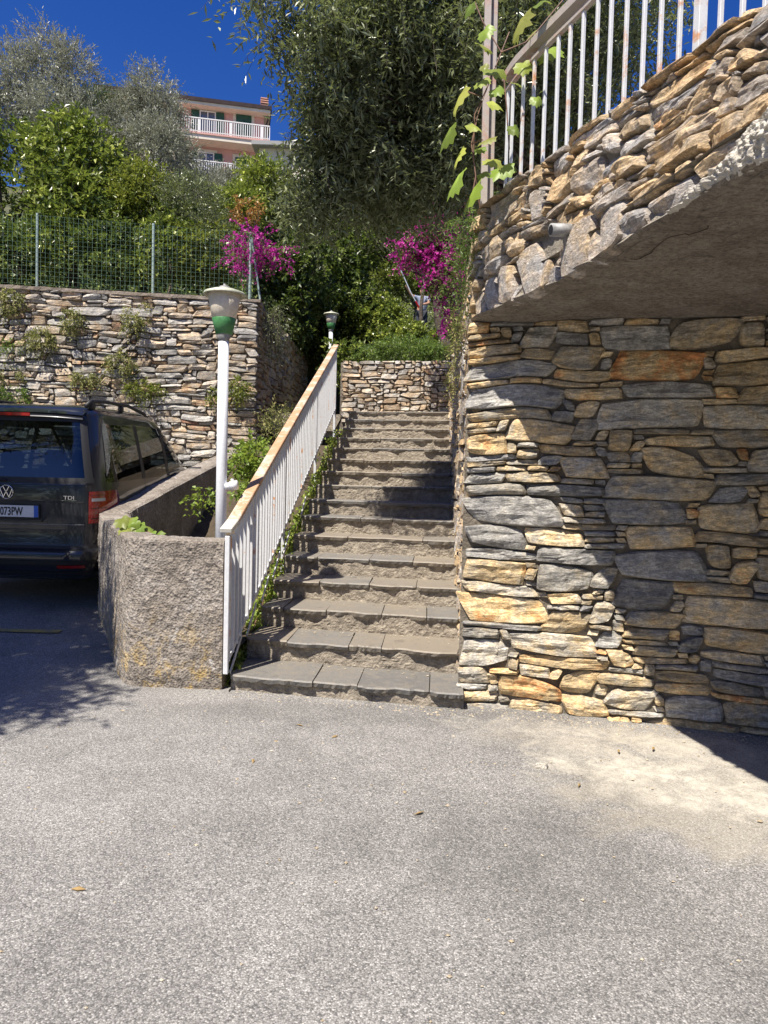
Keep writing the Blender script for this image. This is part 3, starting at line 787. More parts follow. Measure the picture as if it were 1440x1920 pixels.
m_ = MB(); a = lip(16, 0, TD); b = lip(16, 1, TD); slab_poly(m_, [(a.x - .12, a.y + .02), (b.x, b.y + .02), (b.x + .1, 13.2), (-.6, 22), (-1.9, 22), (-1.9, 12.6), (a.x - .12, 12.5)], 2.2, Z1 + 15 * RIS - .01)
lo = m_.obj('path', M_riser); tag(lo, kind='structure')

# ------------------------------------------------------------------ wall at the top of the stairs
ew = thing('stone_wall', 'small sunlit rubble wall closing the top of the stairs, ferns growing on it', 'stone wall', (.1, 12.35, 2.5))
a = at(640, 725, 12.45); b = at(836, 725, 12.2); ud = Vector((b.x - a.x, b.y - a.y, 0)); Lw = ud.length; ud.normalize(); nd = Vector((ud.y, -ud.x, 0))
Fe = plane_map((a.x, a.y, 0), ud, nd)
rects = pack(0, Lw + .1, 2.45, 3.47, .055, .034, [(4, 3, 4), (3, 2, 4), (3, 1, 4), (5, 2, 4), (2, 2, 3), (5, 3, 2), (2, 1, 3)], random.Random(8))
build_wall(ew, rects, Fe, M_stone_back, nx=5, ny=4, gap=.006, proud=.03, back=.05, warp=.015, rough=.014, seed=15, maxparts=280, tonef=lambda r, rn: (rn.uniform(.3, .72), rn.uniform(.2, .9), 0), wf=5)
m_ = MB(); n0 = Fe(np.array([-.02, Lw + .3, Lw + .3, -.02]), np.zeros(4), np.array([-.02, -.02, -.5, -.5])); slab_poly(m_, [(p[0], p[1]) for p in n0], 2.3, 3.44); m_.obj('mortar', M_mortar_dark, ew)

# ------------------------------------------------------------------ back-left retaining wall
A0 = at(-260, 520, 11.9); B0 = at(487, 562, 12.05)
bw = thing('retaining_wall', 'high sunlit retaining wall of pale rubble stones behind the parked car', 'stone wall', (-4, 12, 0))
ud = Vector((B0.x - A0.x, B0.y - A0.y, 0)); Lb = ud.length; ud.normalize(); nd = Vector((ud.y, -ud.x, 0))
def zt(u): return A0.z + (B0.z - A0.z) * u / Lb
Fb = plane_map((A0.x, A0.y, 0), ud, nd)
rects = pack(0, Lb, .55, 4.62, .08, .048, [(6, 3, 3), (5, 2, 6), (4, 2, 4), (5, 1, 5), (7, 2, 3), (4, 3, 2), (3, 1, 4), (7, 1, 2), (3, 2, 2), (8, 3, 1)], random.Random(18))
rects = [(r[0], r[1], r[2], min(r[3], zt(r[0]) - .03)) for r in rects if r[2] < zt(r[0]) - .07]
vis = lambda r: (1.0 if (r[0] > 2.0 and (r[2] > 1.9 or r[0] > 4.7)) else .1)
build_wall(bw, rects, Fb, M_stone_back, nx=6, ny=5, gap=.003, proud=.042, back=.06, warp=.040, rough=.024, seed=19, maxparts=295, hi=vis,
           tonef=lambda r, rn: (min(.95, max(.05, rn.gauss(.42, .2))), rn.uniform(.1, .95), 0), wf=3)
m_ = MB(); n0 = Fb(np.array([0, Lb - .03, Lb - .03, 0]), np.zeros(4), np.array([-.03, -.03, -.5, -.5]))
V = []; 
for k, (uq) in enumerate((0, Lb, Lb, 0)): V.append((*n0[k][:2], 0.2))
for k, (uq) in enumerate((0, Lb, Lb, 0)): V.append((*n0[k][:2], zt(uq) - .05))
m_.add(V, [(0, 1, 5, 4), (1, 2, 6, 5), (2, 3, 7, 6), (3, 0, 4, 7), (4, 5, 6, 7)]); m_.obj('mortar', M_mortar_dark, bw)
# concrete coping
U, V = np.meshgrid(np.linspace(0, Lb + .02, 120), np.array([0., 1, 2, 3, 4]), indexing='ij')
cn = np.array([.0, .045, .05, -.45, -.46]); cz = np.array([-.055, -.05, .0, .0, -.05])
P = Fb(U, zt(U) + cz[V.astype(int)] + .012 * fbm(np.stack([U * 6, V, U * 0], -1), 3, 2), cn[V.astype(int)] + .01 * fbm(np.stack([U * 9, V, U * 0], -1), 5, 2))
link('coping', make_mesh('coping', P.reshape(-1, 3), grid_faces(120, 5), simple_mat('coping_cement', (.22, .18, .14), (.34, .29, .24), 5, .95, .8, .02, 30)), bw)
# return wall going back from the corner (in shade)
rw = thing('return_wall', 'shaded return of the retaining wall leading back beside the dark passage', 'stone wall', (B0.x, 14, 0))
e_ = Vector((.035, 1, 0)).normalized(); Fr = plane_map((B0.x - .02, B0.y + .05, 0), e_, Vector((1, -.035, 0)).normalized())
rects = pack(0, 6, 1.4, 4.3, .12, .075, [(3, 2, 4), (2, 1, 4), (4, 2, 3), (3, 1, 2)], random.Random(3))
build_wall(rw, rects, Fr, M_stone_back, nx=5, ny=4, gap=.008, proud=.04, back=.05, warp=.03, rough=.02, seed=23, maxparts=120, tonef=lambda r, rn: (rn.uniform(.45, .8), rn.uniform(.0, .5), 0))
m_ = MB(); slab_poly(m_, [(B0.x - .5, B0.y + .03), (B0.x - .05, B0.y + .03), (B0.x + .16, 18), (B0.x - .5, 18)], .5, 4.28); m_.obj('mortar', M_mortar_dark, rw)

# ------------------------------------------------------------------ concrete planter / parking wall
pl = thing('concrete_planter_wall', 'chest high pebbly concrete wall wrapping the planting bed beside the stairs', 'concrete wall', (-1.9, 6.0, 0))
path = [(-1.10, 5.20, 1.055), (-1.45, 5.215, 1.06), (-1.70, 5.225, 1.065), (-1.80, 5.26, 1.07), (-1.87, 5.36, 1.07), (-1.95, 5.52, 1.075), (-2.40, 6.45, 1.09), (-2.70, 7.08, 1.105), (-2.765, 7.25, 1.12), (-2.76, 7.45, 1.17),
        (-2.71, 8.5, 1.36), (-2.66, 10, 1.60), (-2.60, 11.85, 1.88)]
PP = np.array(path); sg = np.r_[0, np.cumsum(np.hypot(*np.diff(PP[:, :2], axis=0).T))]
def samp(s_): return np.stack([np.interp(s_, sg, PP[:, k]) for k in range(3)], -1)
sn = np.r_[np.linspace(0, 3.2, 190), np.linspace(3.2, sg[-1], 90)[1:]]
C0 = (samp(sn - .04) + samp(sn) + samp(sn + .04)) / 3
T = samp(sn + .05) - samp(sn - .05); T[:, 2] = 0; T /= np.linalg.norm(T, axis=1, keepdims=True); Nr = np.stack([T[:, 1], -T[:, 0], T[:, 0] * 0], 1)  # inwards
Nr = -Nr if (Nr[0] @ np.array([0, 1, 0])) < 0 else Nr
cs = [(0.0, v) for v in np.linspace(0, .975, 46)] + [(.004, .99), (.02, 1.0)] + [(w_, 1.003) for w_ in np.linspace(.05, .20, 6)] + [(.225, .99)] + [(.23, v) for v in np.linspace(.95, 0, 8)]
NV = len(cs); VV = np.zeros((len(sn), NV, 3))
for k, (ww, v) in enumerate(cs):
    wid = np.interp(sn, [0, 2.2, 3.6, sg[-1]], [1.0, 1.1, 1.35, 1.35])
    VV[:, k, :] = C0 + Nr * (ww * wid)[:, None]
    base = ground_z(VV[:, k, 0], VV[:, k, 1]) - .12
    VV[:, k, 2] = base + (C0[:, 2] - base) * v
q = VV.reshape(-1, 3)
dsp = .012 * fbm(q * 9, 51, 3) + .0065 * vnoise(q * 48, 55) + .0045 * vnoise(q * 90, 57) + .010 * fbm(q * 2.5, 53, 2)
outw = np.repeat(-Nr, NV, axis=0) * np.tile(np.array([1 if c_[0] < .1 else -1 for c_ in cs]), len(sn))[:, None]
q = q + outw * dsp[:, None]; q[:, 2] += .5 * dsp * np.tile(np.array([1 if c_[1] > .97 else 0 for c_ in cs]), len(sn))
FF = grid_faces(len(sn), NV).tolist()
FF.append(list(range(NV))); FF.append(list(range((len(sn) - 1) * NV, len(sn) * NV))[::-1])
link('wall_body', make_mesh('wall_body', q, FF, M_conc, smooth=False), pl)
# soil of the bed, climbing with the stairs
us = np.linspace(0, 1, 26); vs = np.linspace(5.32, 12.3, 60); U, V = np.meshgrid(us, vs, indexing='ij')
xl = np.interp(V, [5.3, 5.5, 7.2, 8, 11.9, 12.3], [-1.7, -1.75, -2.5, -2.5, -2.4, -2.2]); X = xl + (LX(V) - .02 - xl) * U
Z = np.interp(V, [5.3, 8.3, 10.2, 12.3], [.22, .40, 1.25, 2.05]) * 1.0 + .05 * fbm(np.stack([X * 3, V * 3, X * 0], -1), 61, 3) - .0
so_ = link('planting_bed', make_mesh('planting_bed', np.stack([X, V, Z], -1).reshape(-1, 3), grid_faces(26, 60), M_soil, smooth=True)); tag(so_, kind='structure')
# side cheek of the stairs
V = []
for n_ in range(0, 60):
    y = 5.15 + n_ * .12; V += [(LX(y) + .004, y, -.2), (LX(y) + .004, y, max(.02, .118 + (y - 5.55) / TD * RIS - .04))]
ck = link('stair_cheek', make_mesh('stair_cheek', V, [(2 * i, 2 * i + 1, 2 * i + 3, 2 * i + 2) for i in range(59)], M_riser), stairs)

# ------------------------------------------------------------------ stair railing
rl = thing('stair_railing', 'white painted iron railing with rusty orange handrail on the left side of the stairs', 'railing', (-1.07, 5.15, 0))
R0 = Vector((-1.085, 5.13, 1.135)); R1 = Vector((-1.075, 5.33, 1.19)); R2 = at(630, 648, 11.75)
m_ = MB(); m_.beam(R0, R1, .085, .035, bev=.005); m_.obj('handrail', rust_paint('handrail_end_paint', (.6, .58, .52), .35, 6), rl)
m_ = MB(); m_.beam(R1, R2, .085, .035, bev=.005); m_.obj('handrail', M_rust, rl)
B1 = Vector((-1.08, 5.18, .21)); B2 = Vector((R2.x, R2.y, 2.60))
dr = (R2 - R1)
m_ = MB(); m_.beam(R1 - Vector((0, 0, .05)), R2 - Vector((0, 0, .05)), .022, .045, bev=.003); m_.obj('upper_bar', M_white, rl)
m_ = MB(); m_.beam(B1, B2, .03, .035, bev=.003); m_.obj('bottom_bar', M_white, rl)
nb = 58
for k in range(nb):
    t = k / (nb - 1); y = 5.2 + (R2.y - 5.2) * t
    xx = R1.x + (R2.x - R1.x) * t; zt_ = R1.z + (R2.z - R1.z) * (y - R1.y) / (R2.y - R1.y) - .06; zb_ = B1.z + (B2.z - B1.z) * (y - B1.y) / (B2.y - B1.y) - random.uniform(0, .03)
    if y < R1.y: zt_ = 1.1
    m_ = MB(); j = random.uniform(-.002, .002); m_.beam((xx + j, y, zb_), (xx, y + j, zt_), .034, .028, up=(0, 1, 0), bev=.002); m_.obj('baluster', M_white if k % 7 else M_white_rusty, rl)
for y in (5.16, 7.35, 9.6, 11.75):
    t = (y - 5.2) / (R2.y - 5.2); xx = R1.x + (R2.x - R1.x) * t; zt_ = R1.z + (R2.z - R1.z) * (y - R1.y) / (R2.y - R1.y) - .03
    g_ = .13 if y < 5.3 else Z1 + (y - 5.6) / TD * RIS - .25
    m_ = MB(); m_.box((xx, y, (g_ + min(zt_, 9)) / 2), (.034, .036, zt_ - g_), bev=.004); m_.obj('post', M_white, rl)
# slanting white strips along the step ends
for n_ in (1, 2, 3, 4, 5, 7):
    a = lip(n_, 0, .05); z = Z1 + RIS * (n_ - 1); m_ = MB(); m_.beam((a.x - .012, a.y + .02, z + .0), (a.x + .0, a.y + .36, z + RIS + .03), .008, .035, bev=.001); m_.obj('edge_strip', M_white, rl)

# ------------------------------------------------------------------ street lamps
def lamp(x, y, zb_, zt_, label, loc):
    t = thing('street_lamp', label, 'street lamp', (x, y, zb_), 'white post lamps with funnel shaped heads beside the stairs')
    hx = x + .0
    m_ = MB(); hh = zt_ - .40
    m_.tube([(x, y, zb_), (x, y, hh - .9), (x, y, hh)], [.041, .041, .040], 20); m_.obj('pole', M_pole, t, True)
    m_ = MB(); m_.lathe((x, y, zt_ - .40), [(.042, -.02), (.044, .0), (.056, .02), (.052, .035), (.060, .037)], 24); m_.obj('collar', M_greymetal, t, True)
    m_ = MB(); m_.lathe((x, y, zt_ - .37), [(.052, 0), (.062, .003), (.090, .118), (.088, .121)], 32); c_ = m_.obj('green_base', M_lampgreen, t, True)
    m_ = MB(); m_.lathe((x, y, zt_ - .25), [(.086, 0), (.0895, .002), (.129, .196), (.12, .2)], 36); m_.obj('diffuser', M_lampcream, t, True)
    m_ = MB(); m_.lathe((x, y, zt_ - .06), [(.10, .004), (.128, -.006), (.158, -.018), (.1605, -.014), (.15, .004), (.10, .022), (.045, .034), (.04, .040), (.0, .041)], 40, cap=False); m_.obj('cap', M_lampcap, t, True)
    m_ = MB(); m_.lathe((x, y, zt_ - .022), [(.042, 0), (.036, .012), (.010, .02), (.010, .032), (.0, .034)], 20, cap=False); m_.obj('finial', M_greymetal, t, True)
    return t
p = at(417, 800, 5.70)
lp = lamp(p.x, p.y, .30, at(425, 535, 5.70).z, 'large white post lamp with green and cream head standing behind the concrete wall', None)
bx = MB(); bx.tube([(p.x + .035, p.y - .01, 1.43), (p.x + .075, p.y - .015, 1.435)], .028, 12); bx.tube([(p.x + .07, p.y - .015, 1.437), (p.x + .125, p.y - .02, 1.445)], [.034, .036], 16); bx.tube([(p.x + .085, p.y - .015, 1.47), (p.x + .085, p.y - .015, 1.49)], .012, 8)
bx.obj('outlet_box', M_pole, lp, True)
p2 = at(621, 600, 15.2)
lamp(p2.x, p2.y, 2.4, at(622, 583, 15.2).z, 'distant white post lamp rising behind the top end of the stair railing', None)

# ------------------------------------------------------------------ parked van
def build_van():
    t = thing('parked_van', 'dark grey passenger van parked with its rear to the camera beside the concrete wall', 'van', (-3.60, 7.05, .26))
    prof = np.array([  # z, half width, rear y, front y
        (.20, .80, .16, 4.15), (.26, .86, .05, 4.30), (.33, .885, .02, 4.36), (.40, .90, .0, 4.40), (.47, .903, -.005, 4.40), (.50, .90, .015, 4.40), (.515, .897, .07, 4.39), (.56, .897, .088, 4.38),
        (.70, .898, .095, 4.34), (.80, .898, .10, 4.30), (.95, .895, .105, 4.18), (1.02, .888, .11, 4.05), (1.08, .880, .115, 3.9), (1.12, .872, .12, 3.7), (1.18, .860, .135, 3.38),
        (1.30, .835, .165, 3.16), (1.45, .802, .21, 2.94), (1.58, .772, .255, 2.72), (1.66, .752, .285, 2.56), (1.72, .732, .30, 2.40), (1.76, .705, .33, 2.22), (1.79, .65, .40, 2.05), (1.81, .55, .52, 1.9), (1.823, .35, .8, 1.7), (1.826, .1, 1.1, 1.5)])
    fw = lambda z: np.interp(z, prof[:, 0], prof[:, 1]); fr = lambda z: np.interp(z, prof[:, 0], prof[:, 2]); ff = lambda z: np.interp(z, prof[:, 0], prof[:, 3])
    n = 9.0
    def side_x(y, z, sgn=1, off=0):
        yc = (fr(z) + ff(z)) / 2; L = (ff(z) - fr(z)) / 2; q = np.clip(np.abs((y - yc) / L), 0, .9999)
        return sgn * (fw(z) * (1 - q ** n) ** (1 / n) + off)
    def rear_y(x, z, off=0):
        yc = (fr(z) + ff(z)) / 2; L = (ff(z) - fr(z)) / 2; q = np.clip(np.abs(x / fw(z)), 0, .9999)
        return yc - L * (1 - q ** n) ** (1 / n) - off
    def front_y(x, z, off=0):
        yc = (fr(z) + ff(z)) / 2; L = (ff(z) - fr(z)) / 2; q = np.clip(np.abs(x / fw(z)), 0, .9999)
        return yc + L * (1 - q ** n) ** (1 / n) + off
    # body shell by horizontal slices with openings for the glass
    zz = np.unique(np.concatenate([prof[:, 0], np.arange(1.145, 1.71, .04)])); K = 176
    th = np.linspace(0, 2 * math.pi, K, endpoint=False)
    V = []
    for z in zz:
        yc = (fr(z) + ff(z)) / 2; L = (ff(z) - fr(z)) / 2; c, s = np.cos(th), np.sin(th); r = (np.abs(c) ** n + np.abs(s) ** n) ** (-1 / n)
        V.append(np.stack([fw(z) * r * c, yc + L * r * s, np.full(K, z)], 1))
    V = np.array(V); F = []
    def glassy(x, y, z):
        if 1.17 < z < 1.695 and y < 1.0 and abs(x) < .70 - .42 * (z - 1.17) * .3 and y < .5 : return 'rear'
        return None
    def inside_rear(x, y, z): return 1.165 < z < 1.665 and y < .45 and abs(x) < fw(z) - .10
    def inside_side(x, y, z):
        if not (1.165 < z < 1.64 and abs(x) > fw(z) * .93): return False
        return any(a + (z - 1.17) * sa < y < b + (z - 1.17) * sb for a, b, sa, sb in SW)
    SW = [(.42, 1.38, .25, 0), (1.46, 2.26, 0, 0), (2.34, 3.26, 0, -.92)]
    def inside_wind(x, y, z): return 1.2 < z < 1.66 and y > 2.3 and abs(x) < fw(z) - .09 and y > ff(z) - .3
    for i in range(len(zz) - 1):
        for k in range(K):
            k2 = (k + 1) % K; m = (V[i, k] + V[i, k2] + V[i + 1, k] + V[i + 1, k2]) / 4
            if inside_rear(*m) or inside_side(*m) or inside_wind(*m): continue
            F.append((i * K + k, i * K + k2, (i + 1) * K + k2, (i + 1) * K + k))
    top = len(zz) - 1; F.append(tuple(top * K + k for k in range(K))); F.append(tuple(range(K))[::-1])
    o3 = Vector(t['_w']); off = np.array(o3)
    def put(name, V_, F_, mat, par=t, smooth=True):
        V_ = np.array(V_, float); V_[:, 2] = V_[:, 2] + np.clip(V_[:, 2] - 1.15, 0, 1) * .13; return link(name, make_mesh(name, V_ - 0, F_, mat, smooth=smooth), par, o3)
    body = put('body', V.reshape(-1, 3), F, M_carpaint)
    sm = body.modifiers.new('edge', 'EDGE_SPLIT'); sm.split_angle = math.radians(38)
    def patch(kind, pts, off, na=14, nb=8):
        """bilinear patch over a quad given as 4 (a, z) corners; returns verts & faces"""
        P = np.array(pts, float); s, q = np.meshgrid(np.linspace(0, 1, na), np.linspace(0, 1, nb), indexing='ij')
        A = ((1 - s) * (1 - q))[..., None] * P[0] + (s * (1 - q))[..., None] * P[1] + (s * q)[..., None] * P[2] + ((1 - s) * q)[..., None] * P[3]
        a, z = A[..., 0], A[..., 1]
        if kind == 'rear': W = np.stack([a, rear_y(a, z, off), z], -1)
        elif kind == 'front': W = np.stack([a, front_y(a, z, off), z], -1)
        else: W = np.stack([side_x(a, z, 1 if kind == 'right' else -1, off), a, z], -1)
        return W.reshape(-1, 3), grid_faces(na, nb).tolist()
    # glass
    w0, w1 = fw(1.155) - .075, fw(1.675) - .075
    put('rear_window', *patch('rear', [(-w0, 1.15), (w0, 1.15), (w1, 1.68), (-w1, 1.68)], .006, 30, 12), M_glass)
    # dark frame around rear glass
    V_, F_ = patch('rear', [(-w0, 1.13), (w0, 1.13), (w0, 1.185), (-w0, 1.185)], .010, 24, 3); put('window_frame', V_, F_, M_carplastic)
    for sg_ in (-1, 1):
        V_, F_ = patch('rear', [(sg_ * (w0 - .055), 1.14), (sg_ * (w0 + .004), 1.14), (sg_ * (w1 + .004), 1.69), (sg_ * (w1 - .05), 1.69)], .011, 4, 12); put('window_frame', V_, F_, M_carplastic)
    V_, F_ = patch('rear', [(-w1, 1.66), (w1, 1.66), (w1 - .02, 1.705), (-w1 + .02, 1.705)], .016, 24, 3); put('window_frame', V_, F_, M_carplastic)
    # roof spoiler with high brake light
    sp = MB()
    for k in range(24):
        pass
    S_, Q_ = np.meshgrid(np.linspace(-1, 1, 30), np.linspace(0, 1, 6), indexing='ij')
    xs_ = S_ * .66; ys_ = .24 + Q_ * .25 + .05 * np.abs(S_) ** 4; zs_ = 1.735 + .062 * Q_ ** .7 - .02 * np.abs(S_) ** 3
    top_ = np.stack([xs_, ys_, zs_], -1).reshape(-1, 3); bot_ = np.stack([xs_, ys_, zs_ - .035 - .06 * Q_], -1).reshape(-1, 3)
    F1 = grid_faces(30, 6).tolist(); rim = [i * 6 for i in range(30)]
    F_ = F1 + [[180 + a for a in f][::-1] for f in F1] + [[rim[i], rim[i + 1], 180 + rim[i + 1], 180 + rim[i]] for i in range(29)]
    spo = put('spoiler', np.concatenate([top_, bot_]), F_, M_carpaint)
    V_ = [(x, .243 - .006, z) for x in (-.17, .17) for z in (1.702, 1.728)]; put('brake_light', V_, [(0, 2, 3, 1)], M_red, spo, False)
    for sgn, kd in ((1, 'right'), (-1, 'left')):
        for (a, b, sa, sb) in SW:
            V_, F_ = patch(kd, [(a - .02, 1.14), (b + .02, 1.14), (b + .02 + .51 * sb, 1.65), (a - .02 + .51 * sa, 1.65)], .004, 16, 10); put('side_window', V_, F_, M_glass)
        for (a, sa) in ((1.42, 0), (2.30, 0)):
            V_, F_ = patch(kd, [(a - .05, 1.14), (a + .05, 1.14), (a + .045, 1.655), (a - .045, 1.655)], .006, 3, 8); put('door_pillar', V_, F_, M_carplastic)
        for a in (1.42, 2.30, 3.28):
            V_, F_ = patch(kd, [(a - .004, .45), (a + .004, .45), (a + .004, 1.13), (a - .004, 1.13)], .002, 2, 8); put('door_gap', V_, F_, M_black)
        V_, F_ = patch(kd, [(.5, .94), (1.4, .94), (1.4, .965), (.5, .965)], .003, 10, 2); put('slide_rail', V_, F_, M_carplastic)
        for a in (1.52, 2.40):
            m_ = MB(); m_.beam((sgn * (.925), a, .98), (sgn * .925, a + .17, .985), .02, .03, bev=.005); V_ = np.concatenate(m_.V); put('door_handle', V_, m_.F, M_carpaint, t, False)
        # tail light wraps the corner
        Vt = []; nz = 14; na = 16
        for i in range(nz):
            z = .755 + (1.06 - .755) * i / (nz - 1)
            w_ = fw(z)
            for k in range(na):
                ang = math.radians(-90 + 6 + (k / (na - 1)) * 1 * 0)
                q_ = k / (na - 1)
                # parameter from rear face inner edge to side
                phi = -math.pi / 2 + math.radians(21 + q_ * 48 + (4 if z > 1.05 else 0))
                c, s = math.cos(phi), math.sin(phi)
                # direction in normalised square space
                L = (ff(z) - fr(z)) / 2; yc = (fr(z) + ff(z)) / 2
                # map inner edge x=.70 on rear to side y=.34
                if q_ < .6:
                    x = .765 + (w_ * .992 - .765) * (q_ / .6) ** .8; y = rear_y(x, z, 0)
                else:
                    y0 = rear_y(w_ * .992, z, 0); y = y0 + (.22 + .10 * (z - .72) - y0) * (q_ - .6) / .4; x = side_x(y, z)
                ox = .008 * q_; oy = .012 * (1 - q_)
                Vt.append((sgn * (x + ox), y - oy, z))
        F_ = grid_faces(nz, na).tolist()
        tl = put('tail_light', Vt, F_, M_red)
        def strip(z0, z1, k0, k1, mat, nm):
            V2 = []
            for z in (z0, z1):
                for q_ in np.linspace(k0, k1, 8):
                    x = .765 + (fw(z) * .992 - .765) * min(1, q_ / .6) ** .8; V2.append((sgn * (x + .004), rear_y(x, z, 0) - .016, z))
            put(nm, V2, [(i, i + 1, 8 + i + 1, 8 + i) for i in range(7)], mat, tl, False)
        strip(.965, .995, .06, .42, M_lens, 'reversing_light'); strip(.795, .803, .04, .5, M_black, 'lens_line'); strip(.895, .900, .04, .5, M_black, 'lens_line'); strip(1.02, 1.024, .04, .5, M_black, 'lens_line')
        V_, F_ = patch('rear', [(sgn * .52, .335), (sgn * .76, .335), (sgn * .76, .365), (sgn * .52, .365)], .012, 8, 2); put('reflector', V_, F_, M_red)
        # roof rails
        m_ = MB(); pts = [(sgn * .64, .42, 1.80), (sgn * .655, .50, 1.845), (sgn * .66, .8, 1.86), (sgn * .66, 1.5, 1.855), (sgn * .65, 2.05, 1.80), (sgn * .64, 2.2, 1.76)]
        m_.tube(pts, [.022, .02, .017, .017, .017, .014], 10); m_.box((sgn * .655, .52, 1.81), (.04, .10, .07), bev=.01); m_.box((sgn * .655, 1.3, 1.82), (.04, .09, .07), bev=.01)
        put('roof_rail', np.concatenate(m_.V), m_.F, M_carplastic)
        # mirrors
        m_ = MB(); m_.box((sgn * 1.0, 3.05, 1.14), (.2, .11, .16), bev=.03); m_.beam((sgn * .88, 3.08, 1.1), (sgn * .95, 3.06, 1.1), .05, .05); put('wing_mirror', np.concatenate(m_.V), m_.F, M_carplastic)
        # wheels
        for yw_ in (.92, 3.60):
            m_ = MB(); prof_ = [(.20, -.10), (.305, -.10), (.325, -.07), (.325, .07), (.305, .10), (.20, .10)]
            n_ = 28; Vv = []; 
            for r_, a_ in prof_:
                for j in range(n_): tt = 2 * math.pi * j / n_; Vv.append((sgn * .80 + a_, yw_ + r_ * math.cos(tt), .325 - .0 + r_ * math.sin(tt)))
            Ff = [(i * n_ + j, i * n_ + (j + 1) % n_, (i + 1) * n_ + (j + 1) % n_, (i + 1) * n_ + j) for i in range(5) for j in range(n_)]
            wh = link('wheel', None, t, o3); put('tyre', Vv, Ff, M_tyre, wh)
            Vr = [(sgn * .80 + sgn * .06, yw_, .325)] + [(sgn * .80 + sgn * (.085 if j % 2 else .07), yw_ + .205 * math.cos(2 * math.pi * j / 20), .325 + .205 * math.sin(2 * math.pi * j / 20)) for j in range(20)]
            put('rim', Vr, [(0, 1 + j, 1 + (j + 1) % 20) for j in range(20)], M_greymetal, wh, False)
        for hx in (.38,):
            for yy in (.92 + .05, 1.95, 2.75):
                m_ = MB(); m_.box((sgn * hx, yy, 1.0), (.44, .13, .46), bev=.05); m_.box((sgn * hx, yy - .01, 1.31), (.25, .09, .17), bev=.04); put('seat', np.concatenate(m_.V), m_.F, M_seat)
    V_, F_ = patch('front', [(-.74, 1.19), (.74, 1.19), (.66, 1.68), (-.66, 1.68)], .004, 20, 8); put('windscreen', V_, F_, M_glass)
    m_ = MB(); m_.box((0, 1.85, .62), (1.6, 3.2, .06)); m_.box((0, 3.15, 1.05), (1.5, .4, .22), bev=.05); put('cabin_floor', np.concatenate(m_.V), m_.F, M_seat)
    # tailgate lines, crease, bumper strips
    def rstrip(x0, x1, z0, z1, off, mat, nm, par=t, nax=40):
        V_, F_ = patch('rear', [(x0, z0), (x1, z0), (x1, z1), (x0, z1)], off, nax, 2); return put(nm, V_, F_, mat, par)
    rstrip(-.73, .73, 1.122, 1.130, .013, M_chrome if False else M_carpaint, 'tailgate_ridge')
    rstrip(-.72, .72, .952, .966, .004, M_black, 'tailgate_recess'); rstrip(-.73, .73, .742, .747, .004, M_greymetal, 'tailgate_crease')
    rstrip(-.84, .84, .515, .545, .004, M_black, 'tailgate_gap')
    for sgn in (-1, 1): rstrip(sgn * .728, sgn * .733, .55, 1.12, .004, M_black, 'tailgate_gap', t, 2)
    rstrip(-.84, .84, .37, .405, .006, M_carplastic, 'bumper_strip'); rstrip(-.80, .80, .255, .30, .004, M_carplastic, 'bumper_skirt')
    # handle recess around the plate (trapezoid)
    V_, F_ = patch('rear', [(-.36, .78), (.36, .78), (.47, .95), (-.47, .95)], .003, 20, 4); put('plate_recess', V_, F_, M_carplastic)
    V_, F_ = patch('rear', [(-.34, .765), (.34, .765), (.35, .785), (-.35, .785)], .02, 20, 2); put('handle_trim', V_, F_, M_carpaint)
    yp = float(rear_y(np.array(0.), np.array(.86))) - .02
    pf = MB(); pf.box((.055, yp + .004, .865), (.54, .012, .13), bev=.004); plf = put('number_plate', np.concatenate(pf.V), pf.F, M_carplastic, t, False)
    pf = MB(); pf.box((.055, yp - .004, .865), (.52, .004, .11)); put('plate_face', np.concatenate(pf.V), pf.F, M_plate, plf, False)
    pf = MB(); pf.box((.055 + .24, yp - .0075, .865), (.04, .004, .11)); put('blue_band', np.concatenate(pf.V), pf.F, M_blue, plf, False)
    def text(s, size, x, y, z, mat, nm, par, sx=1.0, ext=.0015, align='LEFT', bold=0.0):
        cu = bpy.data.curves.new('t', 'FONT'); cu.body = s; cu.size = size; cu.extrude = ext; cu.offset = bold; cu.align_x = align; cu.resolution_u = 3
        ob = bpy.data.objects.new('t', cu); COL.objects.link(ob); bpy.context.view_layer.update()
        me = bpy.data.meshes.new_from_object(ob); bpy.data.objects.remove(ob); bpy.data.curves.remove(cu)
        n_ = len(me.vertices); co = np.zeros(n_ * 3, dtype=np.float32); me.vertices.foreach_get('co', co); co = co.reshape(-1, 3)
        c2 = np.stack([x + co[:, 0] * sx, y - co[:, 2], z + co[:, 1]], 1); me.vertices.foreach_set('co', c2.ravel()); me.materials.clear(); me.materials.append(mat); me.update()
        return link(nm, me, par, o3)
    text('073PW', .108, -.015 - .035, yp - .007, .828, M_black, 'plate_characters', plf, .66, .001, 'LEFT', .0022)
    rb_ = float(rear_y(np.array(.5), np.array(1.0))) - .006
    text('TDI', .050, .545, rb_, .985, M_chrome, 'engine_badge', t, 1.35)
    V_, F_ = patch('rear', [(.52, .972), (.665, .972), (.665, .976), (.52, .976)], .006, 6, 2); put('badge_underline', V_, F_, M_chrome)
    # round emblem: ring with V over W
    yl = float(rear_y(np.array(0.), np.array(1.05))) - .01; ec = Vector((0, yl, 1.045)); m_ = MB()
    m_.tube([ec + Vector((.064 * math.cos(a), 0, .064 * math.sin(a))) for a in np.linspace(0, 2 * math.pi, 33)], .0055, 6, cap=False)
    em = put('emblem', np.concatenate(m_.V), m_.F, M_chrome)
    m_ = MB()
    def ln(a, b): m_.beam(ec + Vector((a[0], -.002, a[1])), ec + Vector((b[0], -.002, b[1])), .006, .010, up=(0, 1, 0))
